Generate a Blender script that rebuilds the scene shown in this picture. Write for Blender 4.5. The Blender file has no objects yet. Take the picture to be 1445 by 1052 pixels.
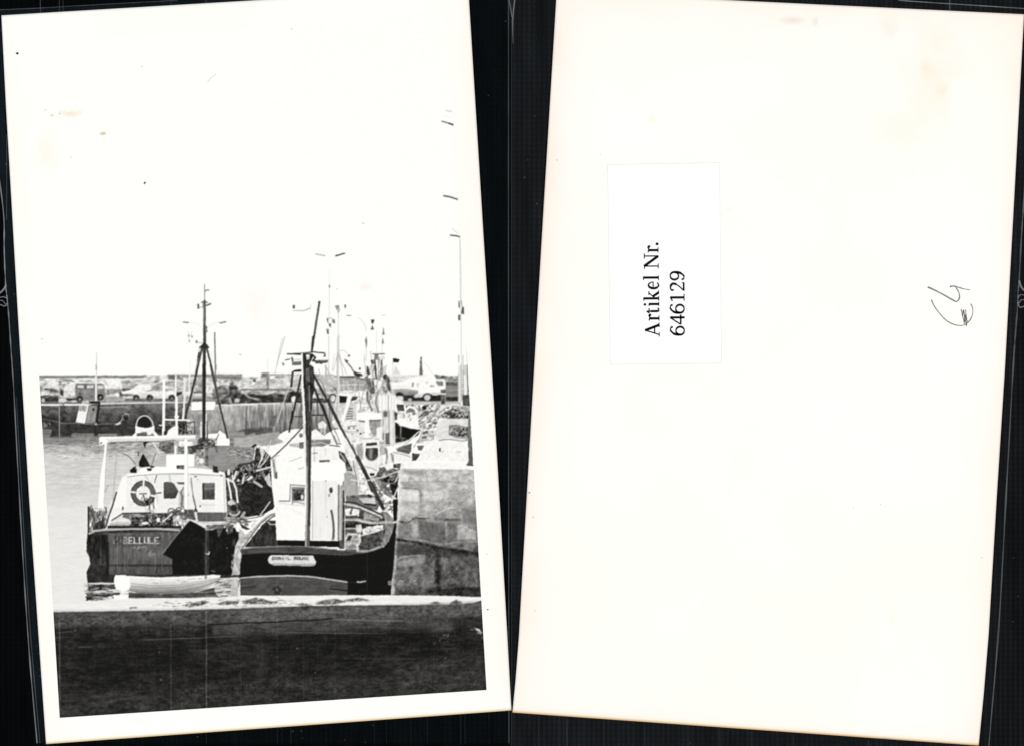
import bpy, bmesh, math, random
import numpy as np

# ---------------------------------------------------------------- scale, camera, light, exposure
PXM = 0.136e-3                       # metres per photograph pixel: the print is about 9 x 14 cm


def XY(px, py):
    return ((px - 722.5) * PXM, (526.0 - py) * PXM)


scene = bpy.context.scene
CAM_H = 0.62
cam_data = bpy.data.cameras.new('camera')
cam = bpy.data.objects.new('camera', cam_data)
scene.collection.objects.link(cam)
cam.location = (0, 0, CAM_H)
cam.rotation_euler = (0, 0, 0)
cam_data.sensor_fit = 'HORIZONTAL'
cam_data.sensor_width = 36.0
cam_data.lens = 36.0 * (CAM_H - 0.00035) / (1445 * PXM)
cam_data.clip_start = 0.01
cam_data.clip_end = 20.0
scene.camera = cam

world = bpy.data.worlds.new('World')
scene.world = world
world.use_nodes = True
world.node_tree.nodes['Background'].inputs['Color'].default_value = (1, 1, 1, 1)
world.node_tree.nodes['Background'].inputs['Strength'].default_value = 0.12


# two soft unseen lamps added left and right of the cards for even light
def lamp(name, x, y, energy):
    d = bpy.data.lights.new(name, 'AREA')
    d.shape = 'RECTANGLE'
    d.size, d.size_y = 0.5, 0.9
    d.energy = energy
    d.color = (1.0, 0.995, 0.985)
    o = bpy.data.objects.new(name, d)
    scene.collection.objects.link(o)
    o.location = (x, y, 0.95)
    o.rotation_euler = (0, math.atan2(x, 0.95), 0)
    return o


lamp('added_lamp', -1.0, 0.0, 15.5)
lamp('added_lamp', 1.0, 0.0, 15.5)

scene.view_settings.view_transform = 'Standard'
scene.view_settings.look = 'None'
scene.view_settings.exposure = 0.0
scene.view_settings.gamma = 1.0
scene.view_settings.use_curve_mapping = False
KLIGHT = 1.14                        # display value of a perfectly white sheet under these lamps

random.seed(4)
# ---------------------------------------------------------------- painter of the printed picture
# The print's tones are drawn with code (polygons, strokes, noise) on a tone canvas; the canvas is then
# stored as point colours of the picture layer.  All coordinates are photograph pixels, a context
# (x0, y0, scale) lets a group of shapes be written in the coordinates of an enlarged view.
SS = 2
OX, OY = 20, 10
CW, CH = (700 - OX) * SS, (1020 - OY) * SS
G = np.full((CH, CW), 254.0, dtype=np.float32)
PX = None


def vnoise(h, w, sx, sy, seed):
    r = np.random.default_rng(seed)
    gh, gw = int(h / sy) + 3, int(w / sx) + 3
    g = r.random((gh, gw)).astype(np.float32)
    y = np.arange(h) / sy
    x = np.arange(w) / sx
    yi, xi = y.astype(int), x.astype(int)
    fy, fx = (y - yi)[:, None].astype(np.float32), (x - xi)[None, :].astype(np.float32)
    fy, fx = fy * fy * (3 - 2 * fy), fx * fx * (3 - 2 * fx)
    a = g[yi][:, xi] * (1 - fx) + g[yi][:, xi + 1] * fx
    b = g[yi + 1][:, xi] * (1 - fx) + g[yi + 1][:, xi + 1] * fx
    return (a * (1 - fy) + b * fy) * 2 - 1


def fbm(h, w, sx, sy, seed, octs=3):
    t = np.zeros((h, w), np.float32)
    amp = 1.0
    for o in range(octs):
        t += amp * vnoise(h, w, max(sx, 1.01), max(sy, 1.01), seed + o * 17)
        sx, sy, amp = sx / 2.1, sy / 2.1, amp * .6
    return t


_seed = [1]


def nseed():
    _seed[0] += 7
    return _seed[0]


def cv(c, pts):
    p = np.asarray(pts, np.float64).reshape(-1, 2)
    if c is not None:
        p = p / c[2] + np.array([c[0], c[1]])
    return (p - np.array([OX, OY])) * SS


def bbox(p, m):
    x0 = max(int(math.floor(p[:, 0].min() - m)), 0)
    x1 = min(int(math.ceil(p[:, 0].max() + m)) + 1, CW)
    y0 = max(int(math.floor(p[:, 1].min() - m)), 0)
    y1 = min(int(math.ceil(p[:, 1].max() + m)) + 1, CH)
    return x0, x1, y0, y1


def inside(p, x0, x1, y0, y1):
    yy = (np.arange(y0, y1) + .5)[:, None]
    xx = (np.arange(x0, x1) + .5)[None, :]
    m = np.zeros((y1 - y0, x1 - x0), bool)
    n = len(p)
    for i in range(n):
        ax, ay = p[i]
        bx, by = p[(i + 1) % n]
        if ay == by:
            continue
        cnd = (yy > min(ay, by)) & (yy <= max(ay, by))
        m ^= cnd & (xx < (bx - ax) * (yy - ay) / (by - ay) + ax)
    return m


def blur1(a, s):
    if s <= 0:
        return a
    r = max(1, int(s * 2.5))
    k = np.exp(-.5 * (np.arange(-r, r + 1) / s) ** 2)
    k /= k.sum()
    b = np.pad(a, ((r, r), (0, 0)), mode='edge')
    a = sum(k[i] * b[i:i + a.shape[0]] for i in range(2 * r + 1))
    b = np.pad(a, ((0, 0), (r, r)), mode='edge')
    return sum(k[i] * b[:, i:i + a.shape[1]] for i in range(2 * r + 1))


def put(x0, x1, y0, y1, al, val):
    if x1 > x0 and y1 > y0:
        s = G[y0:y1, x0:x1]
        G[y0:y1, x0:x1] = s + (val - s) * al


# polygon: tone g (or (top, bottom) gradient), noise amplitude n at grain (sx, sy) photo pixels, edge softness
def po(c, pts, g, n=0, sx=3, sy=3, a=1.0, soft=0.0, octs=3):
    p = cv(c, pts)
    x0, x1, y0, y1 = bbox(p, 2 + soft * SS * 3)
    if x1 <= x0 or y1 <= y0:
        return
    m = inside(p, x0, x1, y0, y1).astype(np.float32)
    if soft:
        m = blur1(m, soft * SS)
    h, w = m.shape
    if isinstance(g, (tuple, list)):
        val = np.repeat(np.interp(np.arange(y0, y1), np.linspace(p[:, 1].min(), p[:, 1].max(), len(g)), g)[:, None], w, 1)
    else:
        val = np.full((h, w), float(g))
    if n:
        val = val + n * fbm(h, w, sx * SS, sy * SS, nseed(), octs)
    put(x0, x1, y0, y1, m * a, val)


def rc(c, x0, y0, x1, y1, g, **k):
    po(c, [(x0, y0), (x1, y0), (x1, y1), (x0, y1)], g, **k)


# stroke of width w photo pixels along a polyline
def ln(c, pts, w, g, a=1.0):
    p = cv(c, pts)
    hw = w * SS / 2
    x0, x1, y0, y1 = bbox(p, hw + 2)
    if x1 <= x0 or y1 <= y0:
        return
    yy = (np.arange(y0, y1) + .5)[:, None]
    xx = (np.arange(x0, x1) + .5)[None, :]
    d = np.full((y1 - y0, x1 - x0), 1e9)
    for i in range(len(p) - 1):
        ax, ay = p[i]
        bx, by = p[i + 1]
        L = (bx - ax) ** 2 + (by - ay) ** 2 + 1e-9
        t = np.clip(((xx - ax) * (bx - ax) + (yy - ay) * (by - ay)) / L, 0, 1)
        d = np.minimum(d, (xx - ax - t * (bx - ax)) ** 2 + (yy - ay - t * (by - ay)) ** 2)
    al = np.clip(hw + .5 - np.sqrt(d), 0, min(1, 2 * hw)) * a
    put(x0, x1, y0, y1, al, g)


# soft-edged stroke
def soft_line(c, pts, w, g, a=1.0):
    p = cv(c, smooth_line(pts))
    hw = w * SS / 2
    x0, x1, y0, y1 = bbox(p, hw * 3 + 2)
    if x1 <= x0 or y1 <= y0:
        return
    yy = (np.arange(y0, y1) + .5)[:, None]
    xx = (np.arange(x0, x1) + .5)[None, :]
    d = np.full((y1 - y0, x1 - x0), 1e9)
    for i in range(len(p) - 1):
        (ax, ay), (bx, by) = p[i], p[i + 1]
        q = (bx - ax) ** 2 + (by - ay) ** 2 + 1e-9
        t = np.clip(((xx - ax) * (bx - ax) + (yy - ay) * (by - ay)) / q, 0, 1)
        d = np.minimum(d, (xx - ax - t * (bx - ax)) ** 2 + (yy - ay - t * (by - ay)) ** 2)
    al = np.exp(-d / (hw * hw)) * a * (1 + .5 * vnoise(d.shape[0], d.shape[1], 9, 9, nseed()))
    put(x0, x1, y0, y1, np.clip(al, 0, 1), g)


def smooth_line(pts):
    p = np.array(pts, float)
    if len(p) < 3:
        return p
    for _ in range(2):
        q = np.empty((2 * (len(p) - 1), 2))
        q[0::2], q[1::2] = p[:-1] * .75 + p[1:] * .25, p[:-1] * .25 + p[1:] * .75
        p = np.vstack([p[:1], q, p[-1:]])
    return p


# soften what is already painted inside a polygon (things out of focus)
def soften(c, pts, sigma):
    p = cv(c, pts)
    x0, x1, y0, y1 = bbox(p, 6)
    m = blur1(inside(p, x0, x1, y0, y1).astype(np.float32), 2.0)
    s_ = G[y0:y1, x0:x1]
    G[y0:y1, x0:x1] = s_ + (blur1(s_, sigma * SS) - s_) * m


def el(c, x, y, rx, ry, g, a=1.0, n=0, t0=0, t1=360):
    q = [(x + rx * math.cos(math.radians(t)), y + ry * math.sin(math.radians(t))) for t in np.linspace(t0, t1, 25)]
    po(c, q, g, n=n, a=a)


def arc(c, x, y, rx, ry, t0, t1, w, g, a=1.0):
    ln(c, [(x + rx * math.cos(math.radians(t)), y + ry * math.sin(math.radians(t))) for t in np.linspace(t0, t1, 22)], w, g, a)


# clutter: short random strokes inside a polygon
def sc(c, pts, n, ln_, w, tones, ang=(0, 180), a=.85):
    p = cv(c, pts)
    r = random.Random(nseed())
    x0, x1, y0, y1 = bbox(p, 0)
    if x1 <= x0 or y1 <= y0:
        return
    m = inside(p, x0, x1, y0, y1)
    k = 0
    for _ in range(n * 6):
        x, y = r.uniform(x0, x1 - 1), r.uniform(y0, y1 - 1)
        if not m[int(y - y0), int(x - x0)]:
            continue
        t = math.radians(r.uniform(*ang))
        L = r.uniform(.4, 1.2) * ln_ / 2
        px, py = x / SS + OX, y / SS + OY
        b = 0.0 if ang[1] - ang[0] < 40 else r.uniform(-.35, .35)
        ln(None, [(px - L * math.cos(t), py - L * math.sin(t)), (px + b, py + b), (px + L * math.cos(t + b), py + L * math.sin(t + b))],
           w * r.uniform(.6, 1.4), r.choice(tones), a * r.uniform(.6, 1))
        k += 1
        if k >= n:
            break


# add texture to what is already painted; hard > 0 turns it into small light and dark blots
def dirt(c, pts, amp, sx=2.0, sy=2.0, hard=0.0, soft=.8, octs=3, bias=0.0):
    p = cv(c, pts)
    x0, x1, y0, y1 = bbox(p, 2 + soft * SS * 3)
    if x1 <= x0 or y1 <= y0:
        return
    m = blur1(inside(p, x0, x1, y0, y1).astype(np.float32), soft * SS)
    t = fbm(m.shape[0], m.shape[1], sx * SS, sy * SS, nseed(), octs) + bias
    if hard:
        t = np.tanh(t * hard)
    G[y0:y1, x0:x1] = np.clip(G[y0:y1, x0:x1] + amp * t * m, 8, 254.5)


FONT = {'L': '00 01 x 01 11', 'I': '50 51', 'B': '00 01 x 00 60 82 64 04 x 64 97 61 01', 'E': '10 00 01 11 x 05 65', 'U': '00 08 31 61 98 90',
        'C': '92 60 30 03 07 31 61 97', 'O': '30 03 07 31 61 97 93 60 30', 'R': '01 00 60 93 65 05 x 55 91', 'A': '01 40 60 91 x 16 86',
        'G': '92 60 30 03 07 31 61 97 95 55', 'N': '01 00 91 90'}


def word(c, s, x, y, w, h, gap, lw, tones, a=1.0):
    for i, ch in enumerate(s):
        t = tones[min(i, len(tones) - 1)]
        if ch != ' ':
            for st in FONT[ch].split(' x '):
                q = []
                for d in st.split():
                    u = 1.0 if d[0] == '1' and d in ('11', '10') else int(d[0]) / 9
                    v = 1.0 if d[1] == '1' else int(d[1]) / 9
                    q.append((x + u * w, y + v * h))
                ln(c, q, lw, t, a)
        x += w + gap


def paint_picture():
    global G
    s9 = 8.769
    A, B, C, D, E = (50, 515, s9), (200, 515, s9), (340, 475, s9), (450, 475, s9), (540, 515, s9)
    F, H, I, J, K = (440, 570, s9), (330, 580, s9), (440, 660, s9), (110, 595, s9), (230, 620, s9)
    L, M, N, O = (110, 690, s9), (220, 690, s9), (110, 700, 6.02), (320, 740, 5.78)
    Q, R, S, T = (540, 630, 4.575), (60, 830, 4.25), (380, 830, 4.25), (220, 380, 5.844)
    U, W, Z, X = (380, 330, 5.0125), (500, 330, 5.0105), (320, 620, 6.576), (360, 0, 3.19)

    # --- sky: bare paper, a faint tone low on the right
    po(None, [(520, 340), (660, 340), (664, 540), (500, 540)], 251, a=.6, soft=12)
    # faint marks in the sky: tall quay lamps
    ln(X, [(860, 499), (884, 503)], 1.6, 205)
    ln(X, [(852, 524), (880, 526)], 1.0, 238)
    ln(X, [(842, 547), (866, 553), (892, 563)], 2.0, 120)
    ln(X, [(872, 556), (892, 563)], 2.2, 60)
    ln(X, [(850, 882), (880, 888), (912, 898)], 2.0, 75)
    ln(X, [(886, 1030), (915, 1052)], 1.2, 215)
    ln(W, [(680, 10), (715, 14), (748, 22)], 1.8, 70)
    ln(W, [(748, 24), (753, 300), (757, 1000)], 1.4, 218)
    ln(W, [(745, 24), (750, 460)], .7, 205)
    po(W, [(735, 470), (745, 480), (748, 530), (738, 520)], 110)
    po(W, [(762, 515), (776, 520), (778, 570), (755, 565)], 105)
    po(W, [(733, 570), (750, 575), (748, 615), (736, 615)], 100)
    ln(W, [(755, 470), (765, 520)], 1.0, 150)
    ln(W, [(738, 860), (738, 910)], 1.2, 170)
    # lamp above the right-hand boat
    ln(U, [(330, 142), (360, 150), (392, 155)], 1.6, 178)
    ln(U, [(470, 156), (500, 148), (532, 138)], 1.8, 60)
    ln(U, [(425, 260), (424, 1040)], .9, 234)
    ln(U, [(424, 350), (423, 600)], .8, 220)
    ln(U, [(488, 520), (486, 1052)], 1.3, 216)
    rc(U, 421, 360, 431, 382, 150)
    rc(U, 470, 388, 485, 394, 205)
    po(U, [(462, 508), (492, 505), (500, 545), (486, 560)], 165, n=40)
    po(U, [(531, 498), (543, 505), (539, 530), (533, 522)], 90)
    ln(U, [(548, 579), (577, 579)], 1.6, 165)
    for q in ([(405, 592), (418, 600), (418, 635), (408, 625)], [(445, 600), (462, 605), (466, 638), (446, 628)],
              [(420, 632), (438, 636), (436, 664), (424, 656)], [(404, 670), (422, 674), (420, 712), (408, 704)]):
        po(U, q, 120, n=40)
    ln(U, [(418, 600), (434, 594), (447, 610)], .9, 170)
    po(U, [(720, 605), (745, 608), (733, 640), (722, 630)], 70)
    po(U, [(730, 645), (742, 680), (716, 680)], 100)
    arc(U, 600, 690, 85, 100, -70, 0, .9, 215)
    po(U, [(683, 730), (692, 760), (686, 815), (676, 755)], 140)
    ln(U, [(685, 800), (686, 900)], .8, 205)
    po(W, [(205, 660), (215, 715), (195, 712)], 110)
    po(W, [(203, 735), (210, 775), (192, 780)], 120)
    ln(W, [(158, 690), (156, 850)], .9, 225)
    ln(W, [(202, 680), (195, 850)], .9, 220)
    ln(W, [(190, 579), (218, 574)], 1.0, 215)
    po(W, [(270, 878), (320, 886), (310, 910), (272, 908)], 40)
    ln(W, [(272, 880), (268, 1000)], .9, 215)
    po(W, [(272, 990), (290, 930), (328, 990)], 220)
    po(W, [(466, 870), (478, 872), (484, 998), (460, 998)], 120, n=40)
    ln(W, [(495, 905), (560, 995)], .8, 225)
    ln(U, [(105, 730), (42, 975)], .9, 210)
    ln(U, [(170, 543), (235, 545), (292, 527)], 1.1, 170)
    ln(U, [(292, 495), (292, 530)], .8, 205)
    rc(U, 165, 505, 181, 528, 90)

    # --- far quay: horizon strip, rows of parked vehicles
    po(None, [(55, 530), (130, 529), (341, 527.5), (341, 531), (372, 531), (381, 525), (381, 534), (420, 527), (470, 527), (480, 533),
              (560, 534), (566, 529), (650, 531), (662, 545), (664, 580), (56, 575)], 205, n=52, sx=6, sy=2.2)
    rc(None, 55, 529.6, 203, 532.6, 125, n=30, sx=4, sy=1)
    rc(None, 236, 527.5, 342, 531.5, 150, n=22, sx=5, sy=1)
    rc(None, 300, 531.5, 341, 534, 120, n=30, sx=4, sy=1)
    rc(None, 56, 533, 200, 535.4, 235, n=14, sx=5)
    rc(None, 56, 559, 420, 570, 158, n=16, sx=10, sy=2)
    sc(None, [(57, 534), (340, 533), (340, 548), (57, 548)], 150, 5, 1.3, (250, 246, 170, 130, 225, 70), (-10, 10))
    sc(None, [(57, 548), (105, 548), (105, 566), (57, 566)], 30, 5, 1.5, (90, 60, 200, 240), (-12, 12))
    # left: dark car with a pale roof
    po(A, [(55, 340), (100, 280), (70, 250), (50, 260)], 150, n=20)
    po(A, [(60, 375), (290, 350), (310, 400), (300, 445), (70, 450)], 62, n=26)
    po(A, [(60, 345), (140, 352), (300, 352), (300, 362), (60, 365)], 246)
    ln(A, [(130, 395), (190, 372), (290, 372)], 1.0, 190)
    el(A, 95, 430, 24, 28, 190)
    po(A, [(100, 280), (200, 285), (300, 320), (240, 330), (120, 300)], 95, n=25)
    po(A, [(300, 290), (345, 300), (350, 380), (310, 370)], 60, n=25)
    po(A, [(135, 170), (290, 180), (290, 300), (150, 260)], 238, n=14)
    ln(A, [(290, 200), (440, 190)], 1.0, 120)
    ln(A, [(300, 170), (450, 180), (480, 200)], 1.0, 100)
    # van with side windows
    po(A, [(360, 260), (420, 215), (505, 215), (495, 385), (345, 375)], 232, n=10)
    sc(A, [(380, 320), (480, 320), (480, 380), (380, 380)], 9, 3, 1.2, (170, 150, 245))
    po(A, [(500, 225), (835, 225), (860, 290), (872, 400), (760, 430), (500, 430), (490, 300)], 132, n=14)
    ln(A, [(430, 212), (840, 216)], 1.6, 250)
    ln(A, [(495, 229), (835, 232)], 1.1, 100)
    for x in (510, 630):
        rc(A, x - 6, 236, x + 102, 292, 95)
        rc(A, x + 6, 242, x + 92, 282, 222, n=16)
    po(A, [(765, 245), (830, 245), (850, 285), (765, 285)], 222)
    for x, y in ((548, 412), (800, 392)):
        el(A, x, y, 42, 40, 35)
        el(A, x + 2, y + 5, 15, 16, 170)
    rc(A, 540, 330, 560, 360, 60, a=.7)
    po(A, [(345, 385), (470, 385), (465, 402), (350, 402)], 210)
    rc(A, 380, 404, 500, 436, 45, n=18)
    el(A, 335, 432, 52, 28, 222)
    el(A, 480, 440, 34, 14, 215)
    # cars in the middle of the row
    po(A, [(800, 205), (870, 175), (1040, 185), (1085, 260), (1075, 290), (860, 285), (850, 240)], 240, n=12)
    ln(A, [(850, 190), (885, 225), (905, 260)], 1.0, 180)
    po(A, [(875, 292), (1060, 290), (1060, 345), (880, 355)], 150, n=22)
    po(A, [(1040, 325), (1180, 340), (1180, 388), (1040, 380)], 62, n=20)
    el(A, 1012, 358, 16, 28, 245)
    po(A, [(1060, 190), (1230, 195), (1240, 280), (1090, 275)], 165, n=45, sx=2)
    po(A, [(1070, 285), (1230, 285), (1210, 320), (1080, 315)], 70, n=30)
    rc(A, 870, 392, 1220, 440, 168, n=8)
    # pale estate car
    po(B, [(-250, 320), (-150, 300), (-20, 230), (120, 250), (110, 300), (-100, 330)], 246, n=6)
    po(B, [(118, 305), (145, 245), (215, 240), (250, 305)], 150, n=30)
    po(B, [(-250, 322), (430, 318), (425, 372), (380, 410), (-230, 412)], (252, 200), n=6)
    po(B, [(-255, 350), (-120, 352), (-80, 372), (-240, 378)], 110, n=30)
    for x in (-68, 100, 372):
        el(B, x, 398, 40, 40, 45)
        el(B, x, 408, 15, 17, 150)
    rc(B, -200, 412, 420, 432, 95, n=25)
    po(B, [(300, 190), (410, 190), (410, 260), (320, 250)], 175, n=40, sx=2)
    rc(B, 330, 120, 410, 170, 120, n=35)
    rc(B, 430, 120, 470, 160, 150, n=35)
    po(B, [(430, 330), (500, 325), (500, 352), (430, 380)], 50, n=20)
    po(B, [(610, 170), (760, 160), (760, 320), (600, 300)], 165, n=30, sx=2, sy=4)
    po(B, [(640, 320), (740, 315), (740, 340), (640, 340)], 90)
    po(B, [(630, 420), (760, 410), (760, 440), (630, 440)], 60, n=20)
    po(B, [(790, 150), (960, 160), (960, 330), (800, 320)], 222, n=24)
    # bush, dark cars right of the mast
    po(B, [(880, 290), (1000, 240), (1060, 300), (1090, 220), (1180, 260), (1200, 330), (1403, 300), (1403, 460), (930, 480), (870, 400)], 105, n=52, sx=3, sy=3)
    po(B, [(1080, 250), (1170, 240), (1190, 360), (1130, 480), (1090, 420)], 62, n=40)
    el(B, 1180, 430, 32, 28, 215)
    po(B, [(1200, 300), (1403, 295), (1403, 318), (1200, 320)], 110)
    ln(B, [(1300, 365), (1340, 395), (1403, 405)], 1.8, 225)
    ln(B, [(1080, 390), (1120, 480)], 1.2, 210)
    rc(B, 1100, 180, 1135, 240, 130, n=30)
    po(B, [(1200, 190), (1403, 190), (1403, 290), (1200, 280)], 222, n=22)
    el(B, 1390, 185, 14, 14, 40)
    po(B, [(440, 210), (600, 200), (600, 300), (440, 300)], 190, n=45, sx=2)

    # centre row behind the right-hand boat's mast
    rc(C, 0, 520, 740, 640, 212, n=26, sx=8, sy=3)
    rc(C, 0, 640, 640, 655, 88, n=20)
    po(C, [(250, 445), (340, 440), (340, 640), (320, 640), (318, 500), (250, 500)], 125, n=30)
    rc(C, 360, 460, 660, 478, 150, n=30)
    rc(C, 420, 485, 540, 502, 105, n=20)
    po(C, [(100, 545), (200, 545), (210, 595), (110, 595)], 185, n=40, sx=2)
    el(C, 168, 538, 16, 14, 40)
    el(C, 155, 570, 22, 20, 248)
    sc(C, [(350, 500), (600, 500), (600, 600), (350, 600)], 16, 3, 1.4, (255, 140, 170, 250))
    rc(C, 0, 655, 640, 700, 175, n=40, sx=6, sy=2)
    po(C, [(0, 700), (520, 700), (560, 800), (380, 815), (0, 825)], 62, n=32, sx=4, sy=2)
    ln(C, [(60, 705), (100, 745), (220, 770)], 2.0, 205)
    ln(C, [(180, 705), (350, 705)], 1.4, 200)
    rc(C, 400, 690, 450, 800, 90, n=30)
    po(C, [(540, 720), (640, 660), (740, 690), (760, 815), (560, 815)], 60, n=40)
    el(C, 655, 770, 34, 42, 242)
    po(C, [(880, 650), (1180, 600), (1180, 690), (880, 700)], 195, n=30, sx=6)
    rc(C, 880, 500, 1190, 610, 200, n=26, sx=6)
    po(C, [(880, 770), (1190, 760), (1190, 812), (880, 815)], 70, n=30)
    arc(C, 1135, 765, 45, 58, 150, 400, 2.2, 70)
    el(C, 1135, 760, 30, 40, 225)
    sc(C, [(880, 620), (1180, 620), (1180, 760), (880, 760)], 28, 6, 1.4, (120, 230, 90, 180))
    rc(C, 1210, 480, 1403, 800, 190, n=38, sx=5, sy=3)
    po(C, [(1220, 490), (1403, 490), (1403, 525), (1220, 525)], 115, n=30)
    po(C, [(1230, 720), (1330, 735), (1310, 800), (1230, 810)], 35, n=15)
    ln(C, [(1220, 715), (1403, 730)], 2.2, 248)

    dirt(None, [(56, 532), (470, 532), (470, 566), (56, 568)], 20, 3.4, 1.6, 1.4, octs=2)
    dirt(None, [(262, 532), (345, 532), (345, 568), (262, 568)], 20, 3.6, 3.0, 1.5, octs=2)
    soften(None, [(57, 526), (470, 524), (470, 570), (57, 572)], .75)
    # --- far quay wall
    po(None, [(57, 571), (120, 571), (200, 567.5), (260, 567), (300, 572), (420, 568), (470, 568), (480, 600), (460, 612), (380, 612), (340, 622),
              (210, 625), (58, 622)], 128, n=18, sx=9, sy=5)
    po(A, [(60, 500), (500, 500), (1403, 470), (1900, 470), (1900, 940), (90, 920)], (112, 88, 62, 58, 60), n=24, sx=6, sy=4)
    po(B, [(560, 500), (920, 490), (1403, 480), (1403, 860), (1100, 880), (560, 890)], (196, 176, 168, 160, 110), n=24, sx=4, sy=9)
    po(C, [(0, 825), (500, 815), (1200, 815), (1200, 1140), (0, 1230)], (185, 150, 142, 128, 90), n=34, sx=2.2, sy=16)
    sc(None, [(345, 572), (470, 570), (470, 596), (345, 600)], 70, 14, 1.4, (90, 110, 205, 190, 80), (84, 96), .6)
    sc(None, [(275, 578), (345, 574), (345, 608), (275, 608)], 34, 5, 1.1, (120, 215, 100), (60, 120), .5)
    po(B, [(1285, 500), (1310, 500), (1300, 840), (1280, 800)], 100, a=.8, soft=.5)
    po(H, [(460, 60), (530, 40), (500, 180), (430, 180)], 88, a=.9, soft=.6, n=16)
    po(H, [(0, 260), (150, 210), (480, 190), (480, 245), (200, 300), (0, 330)], 84, n=16, sx=6, soft=.8)
    # quay edge line
    ln(A, [(60, 488), (300, 488), (560, 484)], 1.8, 250)
    ln(A, [(800, 470), (1100, 464), (1403, 462)], 1.7, 226)
    ln(A, [(800, 516), (1140, 514)], .9, 190)
    ln(B, [(0, 464), (560, 455)], 1.5, 215)
    ln(B, [(920, 492), (1200, 486), (1403, 484)], 1.6, 236)
    ln(C, [(0, 828), (480, 818)], 1.6, 235)
    ln(C, [(560, 818), (760, 818)], 1.3, 215)
    ln(A, [(60, 462), (560, 462), (800, 458)], 1.0, 75)
    sc(A, [(290, 500), (360, 500), (390, 720), (290, 720)], 26, 7, 1.6, (28, 40, 60), (50, 130))
    # white marquee in front of the wall
    po(B, [(612, 450), (910, 448), (915, 480), (890, 552), (615, 556)], 252)
    ln(B, [(610, 560), (890, 556)], 1.0, 130)

    # --- far left work boat
    po(A, [(70, 600), (270, 655), (300, 700), (480, 712), (1000, 735), (1245, 735), (1245, 870), (90, 905)], 58, n=14, sx=5, sy=3)
    po(A, [(78, 780), (210, 795), (175, 892), (85, 892)], 118, n=10)
    po(A, [(450, 838), (742, 838), (742, 868), (735, 898), (445, 893)], 120, n=14)
    po(A, [(770, 842), (1010, 842), (1010, 868), (775, 872)], 132, n=10)
    ln(A, [(80, 660), (250, 690), (330, 715)], 1.0, 120)
    ln(A, [(320, 712), (490, 712), (740, 730), (1000, 716)], 1.0, 128)
    sc(A, [(90, 712), (190, 712), (190, 752), (90, 752)], 12, 4, 1.0, (150, 170), (60, 120))
    rc(A, 85, 890, 790, 925, 40, n=20, sx=6, sy=2)
    po(A, [(548, 480), (662, 480), (612, 716), (585, 712), (498, 700)], 243, n=6)
    po(A, [(552, 492), (640, 500), (622, 570), (540, 560)], 168, n=36, sx=1.5, sy=4)
    po(A, [(662, 490), (760, 500), (742, 716), (618, 716)], 142, n=22, sx=3)
    po(A, [(668, 444), (800, 440), (800, 468), (690, 470)], 36, n=14)
    po(A, [(580, 440), (650, 430), (665, 470), (570, 480)], 190, n=35)
    ln(A, [(790, 470), (752, 720)], 3.2, 40)
    ln(A, [(765, 480), (700, 490)], 2, 90)
    rc(A, 705, 525, 730, 560, 35)
    ln(A, [(495, 706), (580, 716)], 1.2, 100)
    el(A, 750, 722, 14, 14, 190)
    po(A, [(975, 735), (1050, 690), (1060, 715), (1030, 735)], 210)
    ln(A, [(1060, 690), (1085, 620), (1110, 595), (1160, 605)], 1.1, 205)
    sc(A, [(1090, 600), (1170, 600), (1160, 660), (1080, 670)], 12, 5, 1.4, (25, 40, 130))
    rc(A, 725, 740, 755, 900, 42, a=.8)
    ln(A, [(295, 290), (297, 985)], 1.0, 205, .9)
    ln(A, [(748, 0), (750, 60)], 1.0, 150)
    po(A, [(738, 130), (765, 130), (762, 440), (738, 440)], 235)
    ln(A, [(765, 225), (765, 440)], .9, 130)
    ln(T, [(-490, 690), (-488, 860)], .9, 190)

    # --- harbour water, left
    po(None, [(57, 617), (150, 617), (345, 608), (345, 700), (300, 860), (330, 845), (73, 864)], (140, 172, 198, 213, 221, 227, 232, 235, 236, 237, 238), n=5, sx=16, sy=2)
    po(None, [(58, 617), (332, 612), (332, 650), (60, 650)], 190, n=34, sx=12, sy=1.6, a=.75, soft=2)
    po(None, [(59, 640), (190, 640), (190, 690), (62, 690)], 216, n=14, sx=14, sy=1.6, a=.8, soft=3)
    sc(None, [(60, 619), (200, 617), (200, 648), (60, 648)], 190, 6, .9, (120, 150, 245, 235, 165), (-3, 3), .6)
    sc(None, [(125, 622), (235, 620), (235, 640), (125, 640)], 130, 6, 1.0, (105, 130, 150, 235), (-4, 4), .65)
    sc(None, [(60, 650), (180, 650), (150, 720), (70, 720)], 120, 6, .8, (205, 245, 214), (-3, 3), .4)
    po(None, [(62, 715), (125, 715), (122, 850), (72, 850)], 232, n=4, sx=10, sy=1.5, a=.7)
    po(None, [(58, 617), (142, 617), (142, 626), (59, 626)], 120, n=34, sx=7, sy=1.2, a=.7, soft=1.6)
    sc(None, [(60, 620), (240, 618), (240, 632), (60, 634)], 110, 6, .9, (95, 110, 130, 215), (-3, 3), .6)
    # water and breakwater between the boats
    po(B, [(700, 880), (1240, 880), (1403, 830), (1403, 1052), (700, 1052)], 148, n=16, sx=12, sy=1.2)
    sc(B, [(1080, 860), (1250, 860), (1280, 1000), (1080, 1000)], 30, 14, 1.1, (115, 178, 100), (-3, 3), .7)
    po(K, [(540, 80), (1150, 60), (1100, 330), (960, 520), (540, 330)], 146, n=10, sx=8, sy=2)
    po(H, [(0, 335), (120, 330), (200, 300), (560, 255), (620, 370), (450, 420), (200, 440), (0, 430)], 176, n=12, sx=6, sy=2)
    po(H, [(0, 440), (250, 440), (240, 640), (0, 640)], 148, n=20, sx=2, sy=2)
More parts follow.
